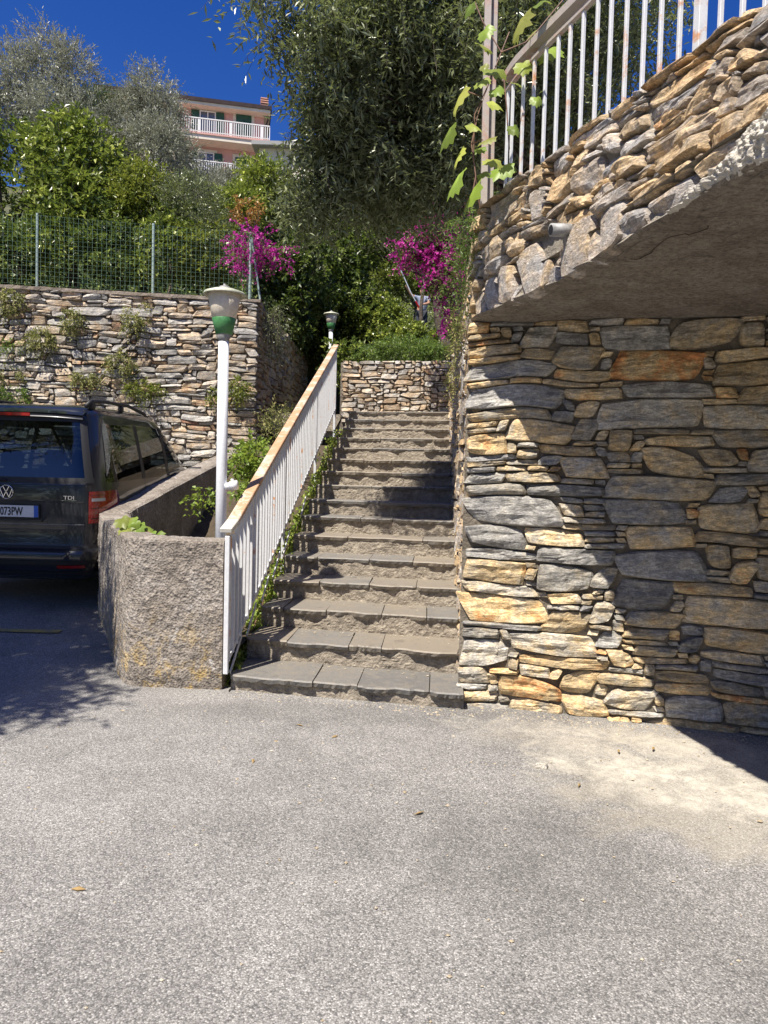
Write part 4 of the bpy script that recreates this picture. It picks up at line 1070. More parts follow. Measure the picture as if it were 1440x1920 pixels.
    for s in (-1, 1):
        ln((s * .030, .054), (s * .004, .006)); ln((s * .056, .026), (s * .027, -.050)); ln((s * .027, -.050), (s * .003, .000))
    put('emblem_letters', np.concatenate(m_.V), m_.F, M_chrome, em, False)
    m_ = MB(); m_.tube([(.0, rear_y(np.array(0.), np.array(1.16)) - .03, 1.155), (-.28, rear_y(np.array(.28), np.array(1.18)) - .035, 1.165)], [.010, .006], 6); put('rear_wiper', np.concatenate(m_.V), m_.F, M_carplastic)
    t.rotation_euler = (math.radians(2.5), 0, math.radians(-1.0))
    return t
van = build_van()

# ------------------------------------------------------------------ foliage machinery
def leaf_mesh(name, P, D, Nn, L, W, mat, fold=.25, tone=None):
    n = len(P); D = D / np.linalg.norm(D, axis=1, keepdims=True); S = np.cross(D, Nn); S /= (np.linalg.norm(S, axis=1, keepdims=True) + 1e-9); U = np.cross(S, D)
    L = L[:, None]; W = W[:, None]
    a = P; b = P + D * L * .45 + S * W * .5 + U * W * fold; c = P + D * L; d = P + D * L * .45 - S * W * .5 + U * W * fold
    V = np.stack([a, b, c, d], 1).reshape(-1, 3); k = np.arange(n) * 4
    F = np.concatenate([np.stack([k, k + 1, k + 2], 1), np.stack([k, k + 2, k + 3], 1)])
    if tone is None: tone = np.stack([RNG.random(n), RNG.random(n), RNG.random(n)], 1)
    return make_mesh(name, V, F, mat, np.repeat(tone, 4, axis=0))

def ell_pts(n, blobs, shell=.55):
    """points in a union of ellipsoids ((cx,cy,cz),(rx,ry,rz),weight)"""
    wts = np.array([b[2] for b in blobs], float); wts /= wts.sum(); idx = RNG.choice(len(blobs), n, p=wts)
    C = np.array([b[0] for b in blobs])[idx]; R = np.array([b[1] for b in blobs])[idx]
    d = RNG.normal(size=(n, 3)); d /= np.linalg.norm(d, axis=1, keepdims=True); r = (shell + (1 - shell) * RNG.random((n, 1))) ** .6
    r = np.where(RNG.random((n, 1)) < .35, RNG.random((n, 1)) ** .5, r)
    return C + d * R * r, C

def twig_leaves(n_twigs, per, blobs, twig_len, L, W, droop=.3, spread=.8, shell=.5, up=0.0, tone_bias=0.0, clump=0.0, nmix=.6):
    S, C = ell_pts(n_twigs, blobs, shell)
    if clump:
        q = fbm(S * clump, 77, 2); keep = q > (-.12 if clump < 2 else (-.02 if clump < 2.9 else -.12)); S, C = S[keep], C[keep]
    nt_ = len(S)
    out = S - C; out /= (np.linalg.norm(out, axis=1, keepdims=True) + 1e-6)
    D = out * .7 + RNG.normal(size=(nt_, 3)) * .6; D[:, 2] += up - droop * .8; D /= np.linalg.norm(D, axis=1, keepdims=True)
    TL = twig_len * RNG.uniform(.5, 1.3, nt_)
    ti = np.repeat(np.arange(nt_), per); s = np.tile(np.linspace(.1, 1, per), nt_) + RNG.uniform(-.04, .04, nt_ * per)
    P = S[ti] + D[ti] * (TL[ti] * s)[:, None]; P[:, 2] -= droop * TL[ti] * s ** 2
    dirn = D[ti].copy(); dirn[:, 2] -= 2 * droop * s; dirn /= np.linalg.norm(dirn, axis=1, keepdims=True)
    R = RNG.normal(size=dirn.shape); R -= dirn * (R * dirn).sum(1, keepdims=True); R /= np.linalg.norm(R, axis=1, keepdims=True)
    LD = dirn * (1 - spread * .5) + R * spread
    Nn = RNG.normal(size=LD.shape) * nmix; Nn[:, 2] += 1.0
    n = len(P); tw = RNG.random(nt_)[ti]
    tone = np.stack([np.clip(tw * .55 + RNG.random(n) * .45 + tone_bias, 0, 1), RNG.random(n) * .6 + .4 * tw, RNG.random(n)], 1)
    return dict(P=P, D=LD, Nn=Nn, L=L * RNG.uniform(.6, 1.25, n), W=W * RNG.uniform(.7, 1.2, n), tone=tone), (S, D, TL, droop)

def twig_wood(tw, r=.003, every=1):
    S, D, TL, dr_ = tw; S = S[::every]; D = D[::every]; TL = TL[::every]; n = len(S); V = []; k = 4
    rings = []
    for q in np.linspace(0, 1, k):
        P = S + D * (TL * q)[:, None]; P[:, 2] -= dr_ * TL * q * q
        rr = r * (1 - .6 * q)
        for a in range(3):
            o_ = np.array([math.cos(a * 2.094), math.sin(a * 2.094), .3 * math.sin(a * 2)]) * rr; rings.append(P + o_)
    A = np.stack(rings, 1)
    V = A.reshape(-1, 3); b = np.arange(n)[:, None] * (3 * k); F = []
    for i in range(k - 1):
        for a in range(3): F.append(np.stack([b[:, 0] + i * 3 + a, b[:, 0] + i * 3 + (a + 1) % 3, b[:, 0] + i * 3 + 3 + (a + 1) % 3, b[:, 0] + i * 3 + 3 + a], 1))
    return V, np.concatenate(F)

def add_crown(parent, name, mat, dct, wood=None, wr=.003, every=2):
    me = leaf_mesh(name, dct['P'], dct['D'], dct['Nn'], dct['L'], dct['W'], mat, tone=dct['tone']); o = link(name, me, parent)
    if wood is not None:
        V, F = twig_wood(wood, wr, every); tag(link('twigs', make_mesh('twigs', V, F, M_bark), parent), kind='stuff')
    return o

def limbs(mb, base, tips, r0_, r1_, seedv=0, fork=.45):
    rn = random.Random(seedv); base = Vector(base)
    for tp in tips:
        tp = Vector(tp); mid = base.lerp(tp, fork) + Vector((rn.uniform(-.2, .2), rn.uniform(-.2, .2), rn.uniform(0, .25))) * (tp - base).length * .35
        pts = []
        for k in range(9):
            s = k / 8; q = base * (1 - s) ** 2 + mid * 2 * s * (1 - s) + tp * s * s; pts.append(q + Vector((rn.uniform(-1, 1), rn.uniform(-1, 1), 0)) * .03 * (1 if 0 < k < 8 else 0))
        mb.tube(pts, [r0_ + (r1_ - r0_) * (k / 8) for k in range(9)], 7)

def blob_px(px, py, Y, rpx, rpy, ry, w_=1.0):
    c = at(px, py, Y); s = Y / FPX
    return (tuple(c), (rpx * s, ry, rpy * s), w_)

def plant(name, label, cat, base, blobs, mat, ntw, per, tlen, L, W, core=0, droop=.3, spread=.8, shell=.4, up=0., trunk=None, wood=True, group=None, clump=0., tone_bias=0., wr=.003, tips=8, tr=.08, nmix=.6, every=2):
    t = thing(name, label, cat, tuple(base), group)
    d, tw = twig_leaves(ntw, per, blobs, tlen, L, W, droop, spread, shell, up, tone_bias, clump, nmix)
    add_crown(t, 'crown' if trunk else 'leaves', mat, d, tw if wood else None, wr, every)
    if core:
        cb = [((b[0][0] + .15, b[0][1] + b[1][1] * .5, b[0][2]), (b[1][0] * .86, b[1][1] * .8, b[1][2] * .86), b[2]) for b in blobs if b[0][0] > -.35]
        d2, _ = twig_leaves(core, per, cb, tlen, L * 1.15, W * 1.3, droop, spread, shell, up, tone_bias - .25, 0, nmix); add_crown(t, 'inner_crown', mat, d2)  # deeper leaves toned darker, putting the crown's inner shade into their colour
    if trunk:
        m_ = MB(); top = Vector(trunk); b = Vector(base)
        m_.tube([b - Vector((0, 0, .2)), b.lerp(top, .3) + Vector((tr * .8, 0, 0)), b.lerp(top, .65) - Vector((tr * .5, tr, 0)), top], [tr * 1.3, tr, tr * .85, tr * .7], 9)
        S = tw[0]; idx = RNG.choice(len(S), tips, replace=False); limbs(m_, top, [tuple(S[i]) for i in idx], tr * .6, tr * .08, ntw)
        m_.obj('trunk', M_bark, t, True)
    return t

# ---- the big olive in front, hanging over the stairs
ob = [blob_px(525, -5, 6.2, 75, 70, .5, .45), blob_px(632, 130, 6.6, 58, 130, .6, .9), blob_px(615, 290, 6.8, 50, 80, .5, .5), blob_px(715, 60, 6.9, 130, 170, .8, 2.4), blob_px(730, 270, 7.1, 105, 100, .7, 1.6), blob_px(870, 60, 7.1, 150, 220, 1.0, 3.0), blob_px(830, 290, 7.2, 55, 80, .6, .7), blob_px(1010, 20, 7.4, 160, 240, 1.2, 2.2), blob_px(1170, -40, 7.4, 120, 160, 1.1, .9), blob_px(575, 370, 6.9, 28, 30, .3, .12)]
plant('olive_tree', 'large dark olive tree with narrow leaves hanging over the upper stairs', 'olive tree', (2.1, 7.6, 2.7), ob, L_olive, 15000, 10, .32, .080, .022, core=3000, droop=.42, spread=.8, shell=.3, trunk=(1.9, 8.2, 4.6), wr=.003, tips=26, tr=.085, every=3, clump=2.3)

# ---- shadow-casting tree left of the camera over the parking bay
sb = [((-5.7, 3.3, 5.6), (1.9, 1.7, 1.2), 2), ((-4.25, 3.5, 4.9), (.55, .75, .5), .30), ((-7.6, 4.6, 5.8), (2.0, 1.8, 1.2), 2), ((-5.7, 4.8, 5.2), (1.3, 1.3, .9), 1.2), ((-4.75, 4.6, 4.6), (.5, .8, .5), .28), ((-9.6, 6.2, 5.2), (1.8, 3.0, 2.2), 2.5), ((-4.0, 2.35, 4.9), (.45, .5, .4), .16), ((-4.9, 2.3, 5.2), (.8, .8, .6), .55)]
plant('olive_tree', 'olive tree standing to the left of the parking bay and shading the car', 'olive tree', (-7.6, 2.6, 0), sb, L_olive, 12500, 12, .42, .09, .034, 0, .35, .75, .3, 0, trunk=(-7.0, 3.0, 3.6), wr=.005, tips=20, tr=.16)

# unseen tree belt behind the viewpoint, added to cut the sky fill
wb = [((x_, -13 + 1.5 * math.sin(x_), 3.9), (4.6, 2.6, 4.2), 1) for x_ in (-20, -13, -6, 1, 8, 15, 22)]
d_, _t = twig_leaves(5200, 8, wb, .8, .34, .20, .2, .9, .5); wd_ = link('added_tree_belt', leaf_mesh('added_tree_belt', d_['P'], d_['D'], d_['Nn'], d_['L'], d_['W'], L_dark, tone=d_['tone'])); tag(wd_, kind='stuff')

# ------------------------------------------------------------------ hillside
def hill_z(x, y):
    x = np.asarray(x, float); y = np.asarray(y, float)
    left = 4.15 + np.clip(y - 13.5, 0, None) * .30 + np.clip(y - 28, 0, 40) * .16
    mid = 3.4 + np.clip(y - 13.0, 0, None) * .19 + np.clip(y - 27, 0, None) * .35
    t = np.clip((x + 2.0) / 1.4, 0, 1)
    z = left * (1 - t) + mid * t
    return z + .5 * fbm(np.stack([x * .25, y * .25, x * 0], -1), 71, 3) * np.clip((y - 14) / 6, 0, 1)
xs = np.r_[np.linspace(-160, -22, 20), np.linspace(-20, 20, 70), np.linspace(22, 160, 20)]; ys = np.r_[np.linspace(12.45, 30, 50), np.linspace(31, 140, 40)]
X, Y = np.meshgrid(xs, ys, indexing='ij'); Z = np.minimum(hill_z(X, Y), 4 + 24 + .0 * Y)
Z = np.where((X > B0.x - .1) & (X < at(640, 700, 12.45).x) & (Y < 17.5), 2.3, Z)
M_hill = simple_mat('scrub_ground', (.04, .05, .02), (.10, .10, .045), .8, .95, 1, .1, 5)
hl = link('hillside', make_mesh('hillside', np.stack([X, Y, Z], -1).reshape(-1, 3), grid_faces(len(xs), len(ys)), M_hill, smooth=True)); tag(hl, kind='structure')

# ------------------------------------------------------------------ wire fence on the retaining wall
fn = thing('wire_fence', 'green wire mesh fence on posts along the top of the retaining wall', 'fence', (-4, 12.2, 4.3))
FY = 12.25
def fpt(px, top=False): return at(px, (400 + (px - 70) * .088) if top else (527 + (px) * .06), FY)
for px in (-160, 70, 288, 470):
    a = fpt(px); b = fpt(px, True); m_ = MB(); m_.tube([(b.x, FY, a.z - .12), (b.x, FY, b.z)], .022, 8); m_.obj('post', M_fencepost, fn)
m_ = MB(); b = fpt(470, True); c = at(492, 575, FY); m_.tube([(b.x + .02, FY, b.z - .1), (b.x + .2, FY + .05, b.z - 1.3)], .016, 8); m_.obj('brace', M_fencepost, fn)
m_ = MB(); a0 = fpt(-160); a1 = fpt(478); z_lo0, z_lo1 = a0.z - .02, a1.z - .02; t0_, t1_ = fpt(-160, True), fpt(470, True)
xx = a0.x
def zl(x, f): k = (x - a0.x) / (a1.x - a0.x); lo_ = z_lo0 + (z_lo1 - z_lo0) * k; hi_ = (t0_.z + (t1_.z - t0_.z) * k) - .03; return lo_ + (hi_ - lo_) * f
while xx < a1.x:
    m_.tube([(xx, FY - .025, zl(xx, 0)), (xx, FY - .025, zl(xx, 1))], .0016, 3, False); xx += .076
for k in range(16):
    f = k / 15; m_.tube([(a0.x, FY - .022, zl(a0.x, f)), ((a0.x + a1.x) / 2, FY - .022, zl((a0.x + a1.x) / 2, f) - .01), (a1.x, FY - .022, zl(a1.x, f))], .0016, 3, False)
wm = m_.obj('wire_mesh', M_wire, fn); wm['kind'] = 'stuff'

# ------------------------------------------------------------------ hillside plants
G1 = 'leafy shrubs and small trees behind the wire fence'
def gz(x, y): return float(hill_z(x, y))
def tree_at(name, label, cat, blobs, mat, ntw, per, tl, L, W, **kw):
    c = np.average([b[0] for b in blobs], axis=0, weights=[b[2] for b in blobs]); x, y = c[0], c[1]
    base = (x, y, gz(x, y)); top = (x + .1, y, base[2] + max(.3, (c[2] - base[2]) * .55))
    return plant(name, label, cat, base, blobs, mat, ntw, per, tl, L, W, trunk=top, **kw)
tree_at('citrus_tree', 'glossy citrus tree at the far left behind the wire fence', 'tree', [blob_px(40, 340, 14.5, 110, 110, 1.0, 2), blob_px(-60, 400, 14, 100, 130, 1, 1)], L_citrus, 1500, 9, .32, .12, .06, group=G1, clump=1.3, tips=12, tr=.06, tone_bias=.1)
tree_at('citrus_tree', 'tall glossy citrus tree between the two olive trees behind the fence', 'tree', [blob_px(150, 310, 14.2, 75, 90, .9, 2), blob_px(120, 390, 13.6, 90, 70, .8, 1)], L_citrus, 1500, 9, .3, .12, .06, group=G1, clump=1.3, tips=12, tr=.06, tone_bias=.15)
tree_at('laurel_shrub', 'yellow green laurel shrub in front of the pale building', 'shrub', [blob_px(268, 385, 14, 52, 70, .7, 1.4)], L_yel, 950, 9, .25, .085, .04, up=.5, droop=0, group=G1, tips=9, tr=.04)
tree_at('hedge_shrub', 'olive green feathery shrub below the pink house, behind the fence', 'shrub', [blob_px(355, 400, 13.8, 62, 65, .7, 1.5), blob_px(400, 470, 13.4, 40, 60, .6, .7)], L_olive, 1500, 10, .25, .06, .02, up=.3, droop=.1, group=G1, tips=9, tr=.04)
for k, (px, lab, mt, tb) in enumerate([(30, 'low dark shrub behind the fence nearest the left edge', L_dark, .1), (120, 'low dense shrub behind the fence just right of the first post', L_citrus, 0), (215, 'low dense shrub behind the fence before the second post', L_dark, .15), (310, 'low leafy shrub behind the fence just right of the second post', L_citrus, .1), (395, 'low bright green shrub behind the fence near its right end', L_yel, -.1)]):
    tree_at('low_shrub', lab, 'shrub', [blob_px(px, 470, 13.3, 62, 55, .6, 1.5), blob_px(px + 10, 430, 13.8, 60, 50, .6, .6)], mt, 760, 9, .24, .095, .046, group=G1, clump=1.8, tips=9, tr=.035, tone_bias=tb, up=.2)
tree_at('silver_olive_tree', 'silvery olive tree against the blue sky at the far left', 'olive tree', [blob_px(50, 175, 20, 70, 62, 1.3, 1.8), blob_px(140, 135, 20, 34, 36, .8, .4), blob_px(90, 100, 20, 30, 28, .8, .3), blob_px(0, 230, 20, 90, 70, 1.3, 1.2), blob_px(130, 220, 19, 70, 60, 1.3, .8)], L_olive_pale, 4800, 11, .5, .10, .026, droop=.15, up=.45, spread=.6, group='silvery olives on the slope', tips=22, tr=.05, wr=.005, clump=1.9, every=3)
tree_at('silver_olive_tree', 'silvery olive tree in the middle, left of the pink house', 'olive tree', [blob_px(290, 185, 22, 38, 48, 1.1, .8), blob_px(250, 240, 22, 48, 50, 1.2, .9), blob_px(312, 235, 22, 26, 60, 1, .6), blob_px(290, 300, 21, 75, 60, 1.4, 1.4)], L_olive_pale, 4000, 11, .5, .11, .027, droop=.15, up=.4, spread=.6, group='silvery olives on the slope', tips=20, tr=.05, wr=.005, clump=1.9, every=3)
tree_at('silver_olive_tree', 'pale olive thicket just below the balconies of the pink house', 'olive tree', [blob_px(440, 362, 24, 75, 22, 1.4, 1.6), blob_px(380, 385, 22, 80, 36, 1.2, 1.4), blob_px(335, 335, 24, 16, 30, .6, .3)], L_olive_pale, 3600, 11, .45, .11, .027, droop=.15, up=.3, spread=.6, group='silvery olives on the slope', tips=18, tr=.1, wr=.006)
tree_at('pine_tree', 'rounded dark green pine behind the olive trees', 'pine tree', [blob_px(190, 235, 38, 70, 50, 2.5, 2), blob_px(150, 260, 37, 60, 50, 2.5, 1)], L_pine, 4200, 11, .5, .17, .03, droop=0, up=.3, group=None, tips=20, tr=.2, wr=.01, every=4)
tree_at('laurel_tree', 'glossy yellow green tree right of the pink house', 'tree', [blob_px(498, 362, 16, 45, 42, 1, 1.4), blob_px(455, 400, 15, 40, 30, .8, .7)], L_citrus, 1300, 9, .3, .09, .045, up=.35, droop=.05, tips=12, tr=.06, tone_bias=.3)
tree_at('red_tip_shrub', 'small shrub with red and yellow tips above the bougainvillea', 'shrub', [blob_px(462, 402, 13.2, 30, 18, .3, 1)], L_red, 45, 8, .2, .08, .034, up=.6, droop=0, tips=6, tr=.03)
# bougainvillea over the fence end
def boug(label, base, blobs, ntw, extra):
    t = thing('bougainvillea', label, 'flowering vine', base, None)
    d, tw = twig_leaves(ntw, 12, blobs, .22, .044, .038, .3, .9, .3, 0, .1, 3.0, 1.0); add_crown(t, 'bracts', L_boug, d, tw, .004, 2)
    d, tw = twig_leaves(int(ntw * .5), 8, blobs, .22, .055, .032, .3, .9, .3, 0, 0, 0, 1.0); add_crown(t, 'leaves', L_dark, d)
    m_ = MB()
    for e in extra: m_.tube([Vector(p_) for p_ in e[0]], e[1], 8)
    m_.obj('stem', M_bark, t, True); return t
b1 = at(465, 545, 12.6)
boug('magenta bougainvillea tumbling over the right end of the wire fence', tuple(b1), [blob_px(470, 460, 12.5, 36, 38, .4, 1.3), blob_px(520, 478, 12.7, 26, 22, .4, .5), blob_px(442, 488, 12.4, 18, 22, .3, .3)], 230, [([b1, at(468, 500, 12.6), at(475, 460, 12.5)], [.04, .03, .015])])
b2 = at(835, 650, 10.5); b2.z = 2.76
boug('magenta bougainvillea cascading over the stair wall below the terrace post', tuple((RX(11.2) + .2, 11.2, 2.76)), [blob_px(812, 435, 11.1, 36, 40, .4, 1.2), blob_px(778, 468, 11.1, 34, 18, .35, .7), blob_px(828, 500, 11.0, 26, 52, .3, 1.3), blob_px(850, 400, 11.2, 16, 45, .3, .3), blob_px(838, 590, 11.1, 8, 26, .2, .12)], 850,
     [([(RX(11.2) + .2, 11.2, 2.76), at(848, 560, 11.2), at(842, 480, 11.2), at(835, 410, 11.2)], [.05, .04, .03, .015])])

# passage and slope vegetation
GD = 'creeper covered bushes above the top of the stairs'
def bush(name, label, blobs, mat, ntw, L=.11, W=.066, tl=.25, **kw):
    kw.setdefault('clump', 1.5); return tree_at(name, label, 'bush', blobs, mat, ntw, 9, tl, L, W, tips=10, tr=.05, **kw)
bush('creeper_bush', 'dark creeper bush hanging over the shaded passage beside the retaining wall', [blob_px(560, 510, 15.8, 75, 70, .8, 2), blob_px(590, 600, 17.2, 60, 60, .5, .8), blob_px(545, 600, 15.5, 30, 80, .4, .6)], L_dark, 1900, tone_bias=.0, group=GD, clump=1.0)
bush('creeper_bush', 'dark bush behind the second lamp head', [blob_px(680, 560, 17.4, 65, 90, .9, 2), blob_px(640, 480, 17.4, 70, 60, .9, 1)], L_dark, 1900, tone_bias=.05, group=GD, clump=1.0)
bush('creeper_bush', 'sunlit leafy bush below the gardener', [blob_px(775, 642, 15.5, 62, 36, .6, 1.4), blob_px(715, 600, 17, 45, 45, .8, 1)], L_citrus, 1900, L=.07, tone_bias=.15, group=GD)
bush('creeper_bush', 'yellowish shrub around the gardener under the right bougainvillea', [blob_px(755, 515, 27, 60, 38, .8, 1.2), blob_px(815, 530, 27, 30, 34, .5, .6)], L_yel, 1900, L=.08, group=GD)
bush('creeper_bush', 'lower creeper bush between lamp and fern covered wall', [blob_px(655, 660, 13.4, 32, 62, .4, 1.2)], L_citrus, 420, L=.09, W=.055, group=GD)
bush('creeper_bush', 'dark foliage mass at the foot of the olive behind the railing', [blob_px(700, 420, 18, 120, 60, 1.2, 2), blob_px(850, 400, 17, 90, 90, 1.2, 1.5), blob_px(560, 440, 18, 90, 60, 1.2, 1.2), blob_px(990, 250, 16, 120, 140, 1.2, 2), blob_px(852, 560, 15, 22, 80, .5, .5)], L_dark, 4200, L=.10, W=.05, group=GD)
fe = plant('fern_clump', 'bright green fern and weed clump on the small wall above the stairs', 'ferns', tuple(at(755, 672, 12.7)), [blob_px(765, 655, 12.75, 62, 16, .25, 1.6), blob_px(815, 663, 12.7, 22, 12, .2, .4), blob_px(690, 668, 12.8, 25, 10, .2, .3)], L_fern, 620, 12, .24, .05, .014, droop=.5, up=.9, spread=.7)
# shrubby undergrowth on the slope as one mass
n = 9000; X_ = RNG.uniform(-14, 7, n); Y_ = RNG.uniform(13, 45, n); k_ = ~((X_ > -2.1) & (X_ < -.4) & (Y_ < 17.5)); X_, Y_ = X_[k_], Y_[k_]; n = len(X_)
Zs = hill_z(X_, Y_); ti = np.repeat(np.arange(n), 9); P = np.stack([X_[ti], Y_[ti], Zs[ti]], 1) + RNG.normal(size=(n * 9, 3)) * np.array([.22, .22, .16]) + np.array([0, 0, .2])
nn_ = len(P); Dd = RNG.normal(size=(nn_, 3)); Dd[:, 2] = np.abs(Dd[:, 2]); un = link('undergrowth', leaf_mesh('undergrowth', P, Dd, RNG.normal(size=(nn_, 3)), RNG.uniform(.08, .18, nn_), RNG.uniform(.04, .08, nn_), L_dark)); tag(un, kind='stuff')

# tufts on the retaining wall
GT = 'tufts growing out of the retaining wall'
for k, (px, py, rx, ry, lab, mt) in enumerate([
    (20, 565, 32, 22, 'dry grey tuft at the upper left of the retaining wall', L_dry), (75, 640, 26, 26, 'bushy tuft on the retaining wall below the first fence post', L_dry), (20, 650, 16, 8, 'small green tuft at the left edge, halfway up the retaining wall', L_fern),
    (135, 600, 18, 18, 'dry tuft in the upper part of the retaining wall, below the shrubs', L_dry), (250, 600, 22, 16, 'dry tuft high on the retaining wall below the second fence post', L_dry), (255, 575, 22, 6, 'thin trailing tuft near the coping of the retaining wall', L_dry),
    (225, 680, 26, 24, 'large dry tuft in the middle of the retaining wall', L_dry), (160, 708, 26, 10, 'flat green tuft left of the middle of the retaining wall', L_dry), (270, 728, 38, 14, 'wide yellow tuft above the roof of the van', L_yel),
    (20, 738, 42, 12, 'green tuft over the left side of the van roof', L_fern), (15, 700, 22, 12, 'leafy tuft at the left edge just above the van', L_dry), (448, 725, 18, 18, 'yellow tuft right of the tall lamp pole', L_yel), (400, 735, 10, 10, 'small yellow tuft left of the tall lamp pole', L_yel)]):
    c = at(px, py, 11.95)
    plant('wall_tuft', lab, 'plant', tuple(c), [blob_px(px, py, 11.9, rx * .9, ry * .9, .10, 1)], mt, int(50 + rx * ry * .22), 9, .15, .045, .022, droop=.5, up=.2, group=GT, wr=.002, nmix=1.0, clump=7)
# plants in the bed between the wall and the stairs
bb = at(470, 860, 8.6)
plant('creeping_vine', 'leafy green vine bush between the tall lamp pole and the handrail', 'vine', (bb.x, bb.y, 1.2), [blob_px(473, 862, 8.6, 26, 32, .35, 1.4), blob_px(462, 915, 7.8, 14, 18, .25, .3)], L_vine, 200, 7, .2, .06, .045, droop=.4, tone_bias=-.3)
bb = at(525, 800, 10.5); plant('dry_weed', 'dry brown weeds at the foot of the retaining wall corner', 'weeds', (bb.x, bb.y, 1.9), [blob_px(520, 800, 10.5, 25, 28, .4, 1)], L_dry, 150, 7, .25, .05, .015, up=.6, droop=.1)
bb = at(520, 590, 12.6); plant('hanging_weed', 'grey green weeds hanging from the corner of the retaining wall', 'weeds', tuple(bb), [blob_px(515, 605, 12.5, 18, 40, .3, 1)], L_olive, 260, 8, .25, .04, .012, droop=.8)
bb = at(375, 935, 6.9); plant('creeping_vine', 'small vine trailing down the inner side of the concrete wall', 'vine', tuple(bb), [blob_px(378, 925, 7.2, 24, 14, .1, 1)], L_vine, 22, 6, .12, .05, .04, droop=.6, tone_bias=-.2)
# vine creeping under the stair railing
lv = []
for k in range(420):
    y = 5.25 + 6.0 * random.random() ** 1.3; z = Z1 + (y - 5.5) / TD * RIS + random.uniform(-.08, .05); lv.append((LX(y) - .03 + random.uniform(-.07, .03), y, z - .02 + random.uniform(-.12, .04)))
S = np.array(lv); per = 8; ti = np.repeat(np.arange(len(S)), per); n = len(ti); P = S[ti] + RNG.normal(size=(n, 3)) * .035
cv = thing('creeping_vine', 'strip of small leaved vine creeping up under the stair railing', 'vine', (LX(7) - .05, 7, .6))
D_ = RNG.normal(size=(n, 3)); link('leaves', leaf_mesh('leaves', P, D_, RNG.normal(size=(n, 3)) + np.array([-.3, -.5, .8]), RNG.uniform(.03, .065, n), RNG.uniform(.025, .045, n), L_vine), cv)
m_ = MB(); m_.tube([(LX(y) - .05, y, Z1 + (y - 5.5) / TD * RIS - .03 + .02 * math.sin(y * 7)) for y in np.linspace(5.4, 11.3, 40)], .006, 5); m_.obj('stem', M_stem, cv)
# trailing plants on the front corner of the stair wall and parapet end
bb = at(868, 450, 5.2)
plant('trailing_weed', 'feathery green weeds hanging over the parapet corner beside the bougainvillea', 'weeds', tuple(bb), [blob_px(872, 430, 5.15, 26, 22, .15, 1.2), blob_px(868, 500, 5.2, 12, 45, .12, .9)], L_fern, 150, 12, .20, .034, .008, droop=.7, wr=.0018, nmix=1)
bb = at(850, 620, 6.2)
plant('trailing_weed', 'dry trailing weeds clinging to the edge of the stair side wall', 'weeds', tuple(bb), [blob_px(858, 610, 5.7, 9, 40, .3, 1), blob_px(850, 690, 7.0, 6, 40, .4, .6)], L_dry, 120, 8, .12, .03, .012, droop=.6, wr=.002)
# twisted trunk at the left of the stair wall top
tk = thing('gnarled_trunk', 'gnarled bare trunk leaning behind the small wall under the bougainvillea', 'tree trunk', tuple(at(846, 680, 12.9)))
m_ = MB(); m_.tube([at(848, 700, 12.9), at(838, 650, 12.9), at(822, 600, 12.95), at(818, 555, 13), at(826, 500, 13)], [.10, .09, .075, .06, .04], 9)
m_.tube([at(838, 650, 12.9), at(833, 600, 12.8), at(824, 575, 12.75)], [.05, .035, .03], 8); m_.obj('trunk', M_bark, tk, True)

# ------------------------------------------------------------------ grape vine on the terrace post
gv = thing('grape_vine', 'grape vine with big yellow green leaves climbing the end post of the terrace railing', 'grape vine', tuple(at(900, 330, 4.7)))
LEAF = [(0, -.05), (.16, -.22), (.36, -.20), (.42, -.02), (.56, .10), (.46, .22), (.52, .40), (.34, .44), (.28, .60), (.14, .62), (0, .85), (-.14, .62), (-.28, .60), (-.34, .44), (-.52, .40), (-.46, .22), (-.56, .10), (-.42, -.02), (-.36, -.20), (-.16, -.22)]
def grape_leaf(c, size, facing, roll, rn):
    fz = Vector(facing).normalized(); ax = fz.cross(Vector((0, 0, 1))).normalized(); ay = ax.cross(fz)
    cr, sr = math.cos(roll), math.sin(roll); V = [c]; fold = rn.uniform(.1, .45); nL = len(LEAF)
    V = [Vector(c)]
    for r_ in (.55, 1.0):
        for (x, y) in LEAF:
            x, y = x * r_ * rn.uniform(.93, 1.07), (y if r_ == 1 else y * .55 + .05); h = -abs(x) * fold + .08 * math.sin(6 * x + 3 * y) * r_ - .25 * (y - .2) ** 2
            px_, py_ = x * cr - (y) * sr, x * sr + (y) * cr
            V.append(Vector(c) + (ax * px_ + ay * py_ + fz * h) * size)
    F = [(0, 1 + i, 1 + (i + 1) % nL) for i in range(nL)] + [(1 + i, 1 + nL + i, 1 + nL + (i + 1) % nL, 1 + (i + 1) % nL) for i in range(nL)]
    return V, F
rg = random.Random(31)
gl = [(375, 270, 110), (350, 400, 130), (370, 590, 60), (350, 720, 110), (145, 870, 200), (65, 1150, 200), (265, 1115, 115), (475, 620, 150), (722, 570, 120), (455, 910, 110), (430, 1240, 120), (335, 1330, 100), (460, 1430, 120), (545, 1490, 170), (140, 1390, 150),
      (145, 1570, 210), (280, 1690, 220), (365, 1550, 100), (700, 170, 200), (880, 10, 120), (250, 50, 100), (810, 290, 90), (845, 880, 80), (640, 1140, 90), (475, 800, 110), (960, 440, 160), (1060, 230, 90), (670, 750, 80)]
